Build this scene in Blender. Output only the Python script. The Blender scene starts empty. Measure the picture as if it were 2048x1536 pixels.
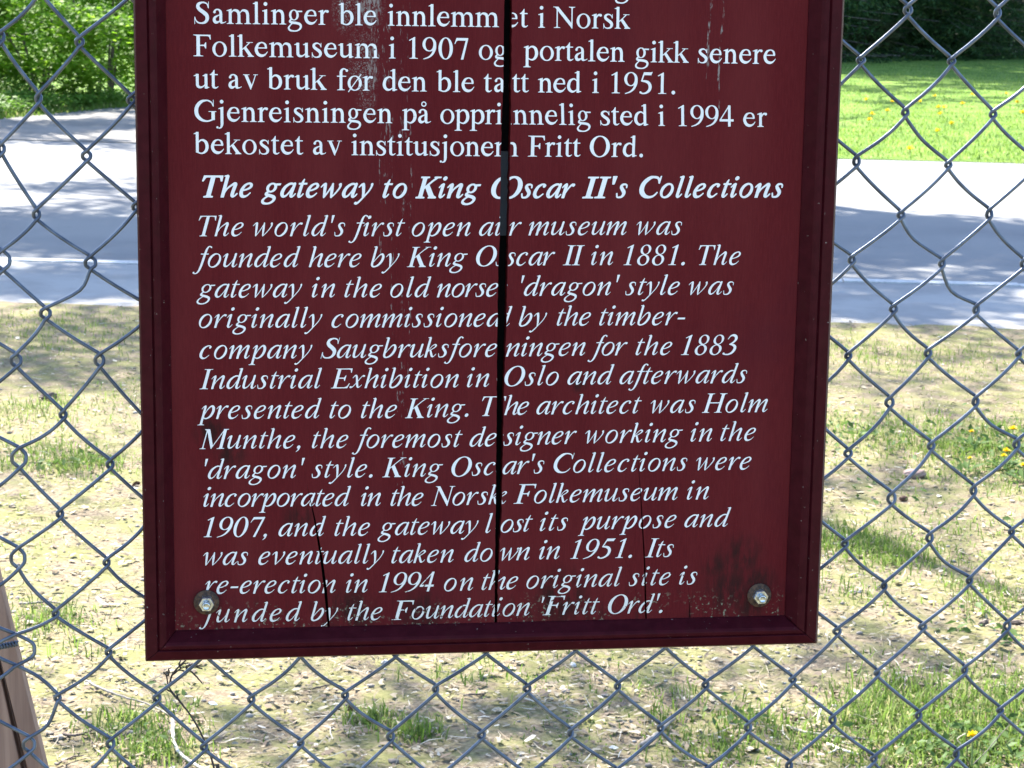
import bpy, bmesh, math, random
import numpy as np
from mathutils import Vector, Matrix
from mathutils.geometry import delaunay_2d_cdt

# ------------------------------------------------------------------ camera, light, exposure
SC = bpy.context.scene
COL = SC.collection
C2W = Matrix(((0.991462, 0.009802, -0.130023), (-0.129619, 0.182501, -0.974624), (0.014176, 0.983157, 0.182213)))
CAM = Vector((-0.24444, -1.83229, 1.6))
FPX = 4200.0
cd = bpy.data.cameras.new('camera')
cd.sensor_width = 36.0
cd.lens = 36.0 * FPX / 2048.0
cd.clip_start = 0.05
cd.clip_end = 2000.0
cd.dof.use_dof = True
cd.dof.focus_distance = 1.88
cd.dof.aperture_fstop = 44.0
cam = bpy.data.objects.new('camera', cd)
cam.matrix_world = Matrix.Translation(CAM) @ C2W.to_4x4()
COL.objects.link(cam)
SC.camera = cam

SUN_EL, SUN_AZ = math.radians(48.0), math.radians(-22.0)      # azimuth measured from +Y towards +X
SUN = Vector((math.sin(SUN_AZ) * math.cos(SUN_EL), math.cos(SUN_AZ) * math.cos(SUN_EL), math.sin(SUN_EL)))
W = bpy.data.worlds.new('World')
SC.world = W
W.use_nodes = True
wn = W.node_tree
sky = wn.nodes.new('ShaderNodeTexSky')
sky.sky_type = 'NISHITA'
sky.sun_disc = False
sky.ozone_density = 4.5
sky.sun_elevation = SUN_EL
sky.sun_rotation = SUN_AZ
wn.links.new(sky.outputs[0], wn.nodes['Background'].inputs[0])
wn.nodes['Background'].inputs[1].default_value = 0.118
sl = bpy.data.lights.new('sun', 'SUN')
sl.energy = 5.0
sl.angle = math.radians(0.55)
sl.color = (1.0, 0.95, 0.86)
so = bpy.data.objects.new('sun', sl)
so.rotation_euler = (-SUN).to_track_quat('-Z', 'Y').to_euler()
so.location = (0, 0, 30)
COL.objects.link(so)
SC.view_settings.view_transform = 'Standard'
SC.view_settings.look = 'None'
SC.view_settings.gamma = 1.0
SC.view_settings.exposure = 2.22
SC.render.engine = 'CYCLES'
SC.cycles.max_bounces = 8
SC.cycles.transparent_max_bounces = 8

rng = np.random.default_rng(7)
random.seed(7)
ZS = 1.25744                      # height of the sign's reference point above the ground
SHD = Vector((-SUN.x / SUN.z, -SUN.y / SUN.z))   # ground shift of a shadow per metre of height


def gpt(px, py, z=0.0):
    """world point on the horizontal plane z that a photograph pixel looks at"""
    d = C2W @ Vector(((px - 1024) / FPX, -(py - 768) / FPX, -1.0))
    t = (z - CAM.z) / d.z
    return CAM + d * t


# ------------------------------------------------------------------ object helpers
def link(o, parent=None):
    COL.objects.link(o)
    if parent is not None:
        o.parent = parent
    return o


def mk(name, V, F, mat, parent=None, smooth=False, mats=None, midx=None):
    me = bpy.data.meshes.new(name)
    V = np.asarray(V, dtype=np.float32)
    if isinstance(F, np.ndarray):
        n, k = F.shape
        me.vertices.add(len(V))
        me.vertices.foreach_set('co', V.ravel())
        me.loops.add(n * k)
        me.loops.foreach_set('vertex_index', F.astype(np.int32).ravel())
        me.polygons.add(n)
        me.polygons.foreach_set('loop_start', np.arange(0, n * k, k, dtype=np.int32))
        me.update(calc_edges=True)
        me.validate()
    else:
        me.from_pydata([tuple(map(float, v)) for v in V], [], F)
        me.update()
    for m in (mats or [mat]):
        me.materials.append(m)
    if midx is not None:
        me.polygons.foreach_set('material_index', np.asarray(midx, dtype=np.int32))
    if smooth:
        me.polygons.foreach_set('use_smooth', np.ones(len(me.polygons), dtype=bool))
    o = bpy.data.objects.new(name, me)
    return link(o, parent)


def thing(name, label, cat, loc=(0, 0, 0), group=None):
    o = bpy.data.objects.new(name, None)
    o.empty_display_size = 0.1
    o.location = loc
    COL.objects.link(o)
    return tag(o, label, cat, group)


def tag(o, label=None, cat=None, group=None, kind=None):
    if label:
        o['label'] = label
    if cat:
        o['category'] = cat
    if group:
        o['group'] = group
    if kind:
        o['kind'] = kind
    return o


class MB:
    """collects shapes, then links them as one mesh"""
    def __init__(self):
        self.V, self.F, self.n = [], [], 0

    def add(self, V, F):
        V = np.asarray(V, float).reshape(-1, 3)
        self.V.append(V)
        self.F += [tuple(int(i) + self.n for i in f) for f in F]
        self.n += len(V)

    def build(self, name, mat, parent=None, smooth=False):
        return mk(name, np.vstack(self.V), self.F, mat, parent, smooth)


def tube(pts, rad, n=6, cap=True):
    P = np.asarray(pts, float)
    m = len(P)
    rad = np.full(m, rad, float) if np.isscalar(rad) else np.asarray(rad, float)
    T = np.gradient(P, axis=0)
    T /= np.linalg.norm(T, axis=1)[:, None] + 1e-12
    a = np.array([0, 0, 1.0]) if abs(T[0][2]) < 0.9 else np.array([1.0, 0, 0])
    u = np.cross(T[0], a)
    u /= np.linalg.norm(u)
    V = []
    ang = np.arange(n) * 2 * math.pi / n
    for i in range(m):
        u = u - T[i] * (u @ T[i])
        u /= np.linalg.norm(u) + 1e-12
        w = np.cross(T[i], u)
        V.append(P[i] + rad[i] * (np.cos(ang)[:, None] * u + np.sin(ang)[:, None] * w))
    V = np.vstack(V)
    F = [(i * n + k, i * n + (k + 1) % n, (i + 1) * n + (k + 1) % n, (i + 1) * n + k) for i in range(m - 1) for k in range(n)]
    if cap:
        F += [tuple(range(n))[::-1], tuple((m - 1) * n + k for k in range(n))]
    return V, F


def catmull(P, per=6):
    P = np.asarray(P, float)
    q = np.vstack([2 * P[0] - P[1], P, 2 * P[-1] - P[-2]])
    t = np.linspace(0, 1, per, endpoint=False)[:, None]
    out = []
    for i in range(len(P) - 1):
        a, b, c, d = q[i:i + 4]
        out.append(.5 * (2 * b + (c - a) * t + (2 * a - 5 * b + 4 * c - d) * t * t + (3 * b - a - 3 * c + d) * t ** 3))
    return np.vstack(out + [P[-1:]])


def box(x0, x1, y0, y1, z0, z1):
    V = [(x, y, z) for x in (x0, x1) for y in (y0, y1) for z in (z0, z1)]
    F = [(0, 1, 3, 2), (4, 6, 7, 5), (0, 4, 5, 1), (2, 3, 7, 6), (0, 2, 6, 4), (1, 5, 7, 3)]
    return V, F


def vnoise(x, y, s, seed=0):
    """cheap smooth value noise, 0..1"""
    x = np.asarray(x) / s
    y = np.asarray(y) / s
    xi, yi = np.floor(x), np.floor(y)
    fx, fy = x - xi, y - yi
    fx, fy = fx * fx * (3 - 2 * fx), fy * fy * (3 - 2 * fy)

    def h(a, b):
        v = np.sin(a * 127.1 + b * 311.7 + seed * 74.7) * 43758.5453
        return v - np.floor(v)
    return (h(xi, yi) * (1 - fx) + h(xi + 1, yi) * fx) * (1 - fy) + (h(xi, yi + 1) * (1 - fx) + h(xi + 1, yi + 1) * fx) * fy


# ------------------------------------------------------------------ material helpers
class Mat:
    def __init__(self, name, base=(0.5, 0.5, 0.5), rough=0.6, metal=0.0, spec=None):
        self.m = bpy.data.materials.new(name)
        self.m.use_nodes = True
        self.nt = self.m.node_tree
        self.b = self.nt.nodes['Principled BSDF']
        self.b.inputs['Base Color'].default_value = (*base, 1)
        self.b.inputs['Roughness'].default_value = rough
        self.b.inputs['Metallic'].default_value = metal
        if spec is not None:
            self.b.inputs['Specular IOR Level'].default_value = spec
        self._c = None

    def n(self, typ, **kw):
        x = self.nt.nodes.new(typ)
        for k, v in kw.items():
            setattr(x, k, v)
        return x

    def l(self, a, b):
        self.nt.links.new(a, b)

    def coord(self, kind='Object'):
        if self._c is None:
            self._c = self.n('ShaderNodeTexCoord')
        return self._c.outputs[kind]

    def mapping(self, scale, kind='Object', loc=(0, 0, 0)):
        mp = self.n('ShaderNodeMapping')
        mp.inputs['Scale'].default_value = scale
        mp.inputs['Location'].default_value = loc
        self.l(self.coord(kind), mp.inputs['Vector'])
        return mp.outputs[0]

    def noise(self, scale=5.0, detail=4.0, rough=0.55, vec=None, dist=0.0):
        x = self.n('ShaderNodeTexNoise')
        x.inputs['Scale'].default_value = scale
        x.inputs['Detail'].default_value = detail
        x.inputs['Roughness'].default_value = rough
        x.inputs['Distortion'].default_value = dist
        self.l(vec if vec is not None else self.coord(), x.inputs['Vector'])
        return x.outputs['Fac']

    def voro(self, scale, feature='F1', vec=None, out='Distance', rand=1.0):
        x = self.n('ShaderNodeTexVoronoi', feature=feature)
        x.inputs['Scale'].default_value = scale
        x.inputs['Randomness'].default_value = rand
        self.l(vec if vec is not None else self.coord(), x.inputs['Vector'])
        return x.outputs[out]

    def math(self, op, a, b=0.0, c=None):
        x = self.n('ShaderNodeMath', operation=op)
        for i, v in enumerate((a, b, c)):
            if v is None:
                continue
            if isinstance(v, (int, float)):
                x.inputs[i].default_value = v
            else:
                self.l(v, x.inputs[i])
        return x.outputs[0]

    def ramp(self, v, lo, hi, smooth=True, a=0.0, b=1.0):
        x = self.n('ShaderNodeMapRange')
        x.interpolation_type = 'SMOOTHSTEP' if smooth else 'LINEAR'
        x.inputs['From Min'].default_value = lo
        x.inputs['From Max'].default_value = hi
        x.inputs['To Min'].default_value = a
        x.inputs['To Max'].default_value = b
        self.l(v, x.inputs['Value'])
        return x.outputs[0]

    def mix(self, f, a, b):
        x = self.n('ShaderNodeMix', data_type='RGBA')
        if isinstance(f, (int, float)):
            x.inputs[0].default_value = f
        else:
            self.l(f, x.inputs[0])
        for i, v in ((6, a), (7, b)):
            if isinstance(v, tuple):
                x.inputs[i].default_value = (*v, 1)
            else:
                self.l(v, x.inputs[i])
        return x.outputs[2]

    def colramp(self, v, stops):
        x = self.n('ShaderNodeValToRGB')
        el = x.color_ramp.elements
        while len(el) < len(stops):
            el.new(0.5)
        for e, (p, c) in zip(el, stops):
            e.position = p
            e.color = (*c, 1)
        self.l(v, x.inputs[0])
        return x.outputs[0]

    def sep(self, kind='Object'):
        x = self.n('ShaderNodeSeparateXYZ')
        self.l(self.coord(kind), x.inputs[0])
        return x.outputs

    def bump(self, h, strength=0.3, dist=0.01):
        x = self.n('ShaderNodeBump')
        x.inputs['Strength'].default_value = strength
        x.inputs['Distance'].default_value = dist
        self.l(h, x.inputs['Height'])
        self.l(x.outputs[0], self.b.inputs['Normal'])

    def color(self, c):
        self.l(c, self.b.inputs['Base Color'])

    def island(self):
        return self.n('ShaderNodeNewGeometry').outputs['Random Per Island']

    def translucent(self, col, fac=0.4):
        """leaf: principled mixed with translucency of the same colour"""
        t = self.n('ShaderNodeBsdfTranslucent')
        mx = self.n('ShaderNodeMixShader')
        mx.inputs[0].default_value = fac
        self.l(col, t.inputs['Color'])
        self.l(self.b.outputs[0], mx.inputs[1])
        self.l(t.outputs[0], mx.inputs[2])
        self.l(mx.outputs[0], self.nt.nodes['Material Output'].inputs['Surface'])


def blotch(M, pts, sx, sz):
    """0..1 mask of soft spots at (x, z) in object coordinates"""
    s = M.sep()
    acc = None
    for x, z, r in pts:
        dx = M.math('DIVIDE', M.math('SUBTRACT', s[0], x), r * sx)
        dz = M.math('DIVIDE', M.math('SUBTRACT', s[2], z), r * sz)
        d = M.math('SQRT', M.math('ADD', M.math('MULTIPLY', dx, dx), M.math('MULTIPLY', dz, dz)))
        m = M.ramp(d, 1.0, 0.15)
        acc = m if acc is None else M.math('MAXIMUM', acc, m)
    return acc


def leaf_material(name, stops, fac=0.45, rough=0.55, spec=0.14):
    M = Mat(name, rough=rough, spec=spec)
    c = M.colramp(M.island(), stops)
    M.color(c)
    M.translucent(c, fac)
    return M.m

# ------------------------------------------------------------------ measured data (metres on the sign face): words, cracks, wire knots
WORDS=[
('R','Samlinger',-0.27695,-0.16301,0.31473,0.31502,0),
('R','ble',-0.15445,-0.12208,0.31500,0.31494,0),
('R','innlemm',-0.11244,-0.01587,0.31492,0.31482,0),
('R','et',-0.01718,0.00261,0.31482,0.31482,-1),
('R','i',0.01152,0.01635,0.31482,0.31482,0),
('R','Norsk',0.02470,0.09275,0.31482,0.31481,0),
('R','Folkemuseum',-0.27816,-0.12003,0.28726,0.28710,0),
('R','i',-0.11140,-0.10569,0.28709,0.28708,0),
('R','1907',-0.09409,-0.04261,0.28707,0.28692,0),
('R','og',-0.03322,-0.00761,0.28688,0.28676,1),
('R','portalen',-0.00117,0.08830,0.28670,0.28624,0),
('R','gikk',0.09752,0.14564,0.28618,0.28590,0),
('R','senere',0.15377,0.22391,0.28585,0.28566,0),
('R','ut',-0.27818,-0.25734,0.25998,0.25995,0),
('R','av',-0.24885,-0.22374,0.25993,0.25988,0),
('R','bruk',-0.21580,-0.16482,0.25986,0.25961,0),
('R','før',-0.15609,-0.12502,0.25954,0.25928,0),
('R','den',-0.11663,-0.07833,0.25921,0.25890,0),
('R','ble',-0.06983,-0.03693,0.25883,0.25881,0),
('R','ta',-0.02861,-0.00810,0.25885,0.25893,1),
('R','tt',-0.01097,0.00383,0.25894,0.25900,0),
('R','ned',0.01177,0.05015,0.25903,0.25904,0),
('R','i',0.05979,0.06414,0.25898,0.25896,0),
('R','1951.',0.07670,0.13396,0.25888,0.25859,0),
('R','Gjenreisningen',-0.27805,-0.10816,0.23192,0.23148,0),
('R','på',-0.09985,-0.07443,0.23146,0.23138,0),
('R','oppri',-0.06630,-0.01190,0.23136,0.23119,0),
('R','nnelig',-0.01063,0.05811,0.23116,0.23091,0),
('R','sted',0.06658,0.10954,0.23087,0.23068,0),
('R','i',0.11852,0.12302,0.23064,0.23062,0),
('R','1994',0.13633,0.18653,0.23056,0.23035,0),
('R','er',0.19520,0.21690,0.23031,0.23028,0),
('R','bekostet',-0.27892,-0.18514,0.20426,0.20386,0),
('R','av',-0.17685,-0.15190,0.20382,0.20369,0),
('R','institusjonen',-0.14362,-0.00559,0.20365,0.20316,0),
('R','Fritt',0.00288,0.04972,0.20314,0.20312,0),
('R','Ord.',0.05776,0.10573,0.20314,0.20319,0),
('B','The',-0.27228,-0.22877,0.16705,0.16697,0),
('B','gateway',-0.22188,-0.12443,0.16695,0.16671,0),
('B','to',-0.11648,-0.09508,0.16669,0.16664,0),
('B','King',-0.08780,-0.02986,0.16662,0.16667,0),
('B','Oscar',-0.02101,0.04571,0.16668,0.16689,0),
('B',"II's",0.05211,0.09276,0.16693,0.16715,0),
('B','Collections',0.10336,0.23401,0.16721,0.16776,0),
('I','The',-0.27550,-0.23702,0.13302,0.13300,0),
('I',"world's",-0.22905,-0.14919,0.13300,0.13295,0),
('I','first',-0.14627,-0.09663,0.13295,0.13291,0),
('I','open',-0.09060,-0.03897,0.13291,0.13306,0),
('I','ai',-0.03125,-0.01015,0.13314,0.13334,1),
('I','r',-0.01241,-0.00127,0.13340,0.13351,0),
('I','museum',0.00489,0.09289,0.13357,0.13395,0),
('I','was',0.10184,0.14287,0.13394,0.13392,0),
('I','founded',-0.28151,-0.18804,0.10588,0.10580,0),
('I','here',-0.18082,-0.13475,0.10579,0.10573,0),
('I','by',-0.12659,-0.10134,0.10571,0.10568,0),
('I','King',-0.09490,-0.04099,0.10567,0.10622,0),
('I','Oscar',-0.03362,0.02867,0.10633,0.10697,0),
('I','II',0.03542,0.05550,0.10696,0.10695,0),
('I','in',0.06109,0.08079,0.10694,0.10693,0),
('I','1881.',0.09002,0.14596,0.10692,0.10688,0),
('I','The',0.15875,0.19727,0.10687,0.10685,0),
('I','gateway',-0.27834,-0.18667,0.07921,0.07906,0),
('I','in',-0.17820,-0.15798,0.07904,0.07897,0),
('I','the',-0.14965,-0.11680,0.07894,0.07884,0),
('I','old',-0.10935,-0.07334,0.07881,0.07870,0),
('I','norse',-0.06810,-0.01358,0.07868,0.07923,0),
('I',"'dragon'",-0.00144,0.08744,0.07951,0.07988,0),
('I','style',0.09285,0.14213,0.07988,0.07990,0),
('I','was',0.15037,0.19152,0.07990,0.07991,0),
('I','originally',-0.27653,-0.16912,0.05264,0.05209,0),
('I','commissioned',-0.16109,-0.00892,0.05204,0.05208,0),
('I','by',-0.00276,0.02245,0.05216,0.05248,0),
('I','the',0.03143,0.06217,0.05251,0.05249,0),
('I','timber-',0.06988,0.14819,0.05248,0.05245,0),
('I','company',-0.27645,-0.17798,0.02509,0.02476,0),
('I','Saugbruksfore',-0.17081,-0.01394,0.02473,0.02483,0),
('I','ningen',-0.01352,0.05807,0.02494,0.02536,0),
('I','for',0.06065,0.09643,0.02535,0.02528,0),
('I','the',0.10421,0.13731,0.02526,0.02519,0),
('I','1883',0.14573,0.19735,0.02517,0.02513,0),
('I','Industrial',-0.27679,-0.16964,-0.00180,-0.00225,0),
('I','Exhibition',-0.16179,-0.04812,-0.00229,-0.00269,0),
('I','in',-0.04049,-0.02071,-0.00253,-0.00212,0),
('I','Oslo',-0.01384,0.03513,-0.00183,-0.00124,0),
('I','and',0.04330,0.08525,-0.00124,-0.00122,0),
('I','afterwards',0.09074,0.20792,-0.00121,-0.00116,0),
('I','presented',-0.27905,-0.17006,-0.02857,-0.02934,0),
('I','to',-0.16298,-0.14392,-0.02940,-0.02956,0),
('I','the',-0.13504,-0.10302,-0.02963,-0.02990,0),
('I','King.',-0.09587,-0.03905,-0.02996,-0.02909,0),
('I','T',-0.02684,-0.01316,-0.02877,-0.02841,0),
('I','he',-0.01296,0.00928,-0.02824,-0.02812,0),
('I','architect',0.01613,0.11212,-0.02813,-0.02824,0),
('I','was',0.12041,0.16167,-0.02825,-0.02830,0),
('I','Holm',0.16801,0.22893,-0.02830,-0.02833,0),
('I','Munthe,',-0.27748,-0.18885,-0.05561,-0.05625,0),
('I','the',-0.17863,-0.14627,-0.05633,-0.05661,0),
('I','foremost',-0.14316,-0.04399,-0.05663,-0.05712,0),
('I','de',-0.03767,-0.01325,-0.05697,-0.05642,0),
('I','signer',-0.01311,0.05339,-0.05627,-0.05539,0),
('I','working',0.06117,0.15103,-0.05536,-0.05500,0),
('I','in',0.15846,0.17826,-0.05497,-0.05490,0),
('I','the',0.18617,0.21906,-0.05486,-0.05485,0),
('I',"'dragon'",-0.27301,-0.18484,-0.08294,-0.08333,0),
('I','style.',-0.17871,-0.12470,-0.08337,-0.08366,0),
('I','King',-0.11593,-0.06144,-0.08371,-0.08401,0),
('I','Osc',-0.05380,-0.01382,-0.08401,-0.08302,0),
('I',"ar's",-0.01350,0.02432,-0.08286,-0.08230,0),
('I','Collections',0.03300,0.15603,-0.08227,-0.08191,0),
('I','were',0.16445,0.21597,-0.08188,-0.08183,0),
('I','incorporated',-0.27464,-0.14395,-0.10817,-0.10985,0),
('I','in',-0.13495,-0.11720,-0.10997,-0.11022,0),
('I','the',-0.10848,-0.07889,-0.11034,-0.11075,0),
('I','Norsk',-0.07207,-0.00886,-0.11085,-0.11029,0),
('I','Folkemuseum',-0.00280,0.14833,-0.11020,-0.10928,0),
('I','in',0.15723,0.17745,-0.10925,-0.10921,0),
('I','1907,',-0.27499,-0.21894,-0.13587,-0.13646,0),
('I','and',-0.20863,-0.16629,-0.13658,-0.13707,0),
('I','the',-0.15868,-0.12688,-0.13716,-0.13753,0),
('I','gateway',-0.12009,-0.02872,-0.13761,-0.13719,0),
('I','l',-0.02234,-0.01541,-0.13707,-0.13694,0),
('I','ost',-0.01325,0.01572,-0.13681,-0.13627,0),
('I','its',0.02267,0.04796,-0.13618,-0.13584,0),
('I','purpose',0.05808,0.14857,-0.13571,-0.13532,0),
('I','and',0.15651,0.19919,-0.13535,-0.13544,0),
('I','was',-0.27549,-0.23592,-0.16192,-0.16223,0),
('I','eventually',-0.22677,-0.11416,-0.16233,-0.16355,0),
('I','taken',-0.10747,-0.05118,-0.16362,-0.16383,0),
('I','do',-0.04124,-0.01553,-0.16370,-0.16335,0),
('I','wn',-0.01256,0.01451,-0.16326,-0.16291,0),
('I','in',0.02347,0.04213,-0.16279,-0.16280,0),
('I','1951.',0.05215,0.10934,-0.16282,-0.16289,0),
('I','Its',0.12174,0.14792,-0.16291,-0.16292,0),
('I','re-erection',-0.27431,-0.15785,-0.18834,-0.19010,0),
('I','in',-0.14839,-0.12900,-0.19016,-0.19027,0),
('I','1994',-0.11883,-0.06826,-0.19034,-0.19064,0),
('I','on',-0.05956,-0.03306,-0.19070,-0.19055,0),
('I','the',-0.02528,0.00494,-0.19048,-0.19020,0),
('I','original',0.01276,0.10062,-0.19013,-0.18979,0),
('I','site',0.10780,0.14663,-0.18977,-0.18968,0),
('I','is',0.15484,0.17135,-0.18966,-0.18966,0),
('I','funded',-0.27995,-0.18803,-0.21497,-0.21566,0),
('I','by',-0.18008,-0.15535,-0.21576,-0.21607,0),
('I','the',-0.14709,-0.11536,-0.21617,-0.21657,0),
('I','Foundation',-0.10728,0.01654,-0.21667,-0.21551,0),
('I',"'Fritt",0.02754,0.08151,-0.21558,-0.21588,0),
('I',"Ord'.",0.08935,0.14049,-0.21592,-0.21605,0),
]
EM={'R': 0.0274, 'I': 0.02721, 'B': 0.02783}
CRACK_L=[(-0.0115,0.3380),(-0.0116,0.2608),(-0.0127,0.2305),(-0.0128,0.1648),(-0.0128,0.1317),(-0.0138,0.1073),(-0.0138,0.0580),(-0.0139,0.0310),(-0.0135,-0.0373),(-0.0134,-0.0833),(-0.0132,-0.1158),(-0.0132,-0.1672),(-0.0130,-0.2187)]
CRACK_R=[(-0.0048,0.3381),(-0.0044,0.2782),(-0.0042,0.2305),(-0.0047,0.1956),(-0.0050,0.1317),(-0.0056,0.0760),(-0.0057,0.0535),(-0.0072,-0.0145),(-0.0073,-0.0603),(-0.0077,-0.1159),(-0.0093,-0.1532),(-0.0106,-0.2187)]
NOTCH_A=[(-0.1835,-0.0875),(-0.1770,-0.1220),(-0.1717,-0.1568),(-0.1682,-0.1871),(-0.1651,-0.2200),(-0.1631,-0.2200),(-0.1655,-0.1872),(-0.1695,-0.1568),(-0.1756,-0.1220)]
NOTCH_B=[(0.1152,-0.0574),(0.1198,-0.1088),(0.1246,-0.1702),(0.1272,-0.2251),(0.1289,-0.2251),(0.1260,-0.1702),(0.1207,-0.1088)]
NOTCH_C=[(0.1666,-0.1878),(0.1688,-0.2237),(0.1698,-0.2238)]
BOLTS=[(-0.2731,-0.1958),(0.2339,-0.2013)]
KNOT_MODEL=((-0.45242, 0.0857, 0.0004),(0.33178, 0.00014, -0.04517))
KNOTS={(1,0):(-0.4430,0.3001),(1,1):(-0.3766,0.2970),(3,0):(-0.4454,0.2042),(3,1):(-0.3728,0.1985),(5,0):(-0.4474,0.1065),(5,1):(-0.3715,0.1042),(7,0):(-0.4383,0.0172),(7,1):(-0.3655,0.0166),(9,0):(-0.4382,-0.0714),(9,1):(-0.3582,-0.0785),(11,0):(-0.4417,-0.1642),(11,1):(-0.3632,-0.1697),(13,0):(-0.4468,-0.2502),(13,1):(-0.3632,-0.2548),(2,0):(-0.4127,0.2481),(2,1):(-0.3331,0.2474),(4,0):(-0.4171,0.1471),(4,1):(-0.3313,0.1538),(6,0):(-0.4116,0.0592),(6,1):(-0.3203,0.0610),(8,0):(-0.3986,-0.0326),(8,1):(-0.3256,-0.0408),(10,0):(-0.4035,-0.1236),(10,1):(-0.3225,-0.1223),(12,0):(-0.4098,-0.2166),(12,1):(-0.3214,-0.2136),(14,0):(-0.4100,-0.2970),(14,1):(-0.3201,-0.2997),(14,2):(-0.2338,-0.3036),(14,3):(-0.1470,-0.3021),(14,4):(-0.0622,-0.2988),(14,5):(0.0245,-0.3009),(14,6):(0.1112,-0.3010),(14,7):(0.1965,-0.3021),(14,8):(0.2816,-0.2996),(14,9):(0.3651,-0.2953),(14,10):(0.4527,-0.2945),(13,2):(-0.2766,-0.2562),(13,3):(-0.1886,-0.2596),(13,4):(-0.1004,-0.2616),(13,5):(-0.0154,-0.2615),(13,6):(0.0696,-0.2618),(13,7):(0.1560,-0.2607),(13,8):(0.2410,-0.2610),(13,9):(0.3235,-0.2523),(13,10):(0.4082,-0.2500),(13,11):(0.4930,-0.2510),(15,0):(-0.4368,-0.3413),(15,1):(-0.3631,-0.3428),(15,2):(-0.2778,-0.3487),(15,3):(-0.1885,-0.3480),(15,4):(-0.1043,-0.3442),(15,5):(-0.0185,-0.3455),(15,6):(0.0669,-0.3464),(15,7):(0.1539,-0.3442),(15,8):(0.2396,-0.3460),(15,9):(0.3229,-0.3411),(15,10):(0.4088,-0.3393),(15,11):(0.4910,-0.3368),(16,5):(0.0258,-0.3894),(16,6):(0.1123,-0.3875),(16,7):(0.2012,-0.3882),(16,8):(0.2816,-0.3862),(16,9):(0.3657,-0.3825),(16,10):(0.4491,-0.3800),(12,9):(0.3679,-0.2082),(12,10):(0.4525,-0.2050),(11,9):(0.3274,-0.1659),(11,10):(0.4106,-0.1616),(11,11):(0.4919,-0.1573),(10,9):(0.3711,-0.1222),(10,10):(0.4517,-0.1157),(9,9):(0.3266,-0.0778),(9,10):(0.4074,-0.0719),(9,11):(0.4917,-0.0712),(8,9):(0.3647,-0.0292),(8,10):(0.4488,-0.0292),(7,9):(0.3227,0.0155),(7,10):(0.3998,0.0175),(7,11):(0.4884,0.0161),(6,9):(0.3642,0.0597),(6,10):(0.4445,0.0588),(5,9):(0.3222,0.1058),(5,10):(0.4089,0.1023),(5,11):(0.4883,0.1022),(4,9):(0.3671,0.1474),(4,10):(0.4520,0.1486),(3,9):(0.3224,0.1971),(3,10):(0.4100,0.1940),(2,9):(0.3665,0.2419),(2,10):(0.4503,0.2407),(1,9):(0.3224,0.2887),(1,10):(0.4080,0.2886),(0,9):(0.3644,0.3343),(0,10):(0.4494,0.3329)}
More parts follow.
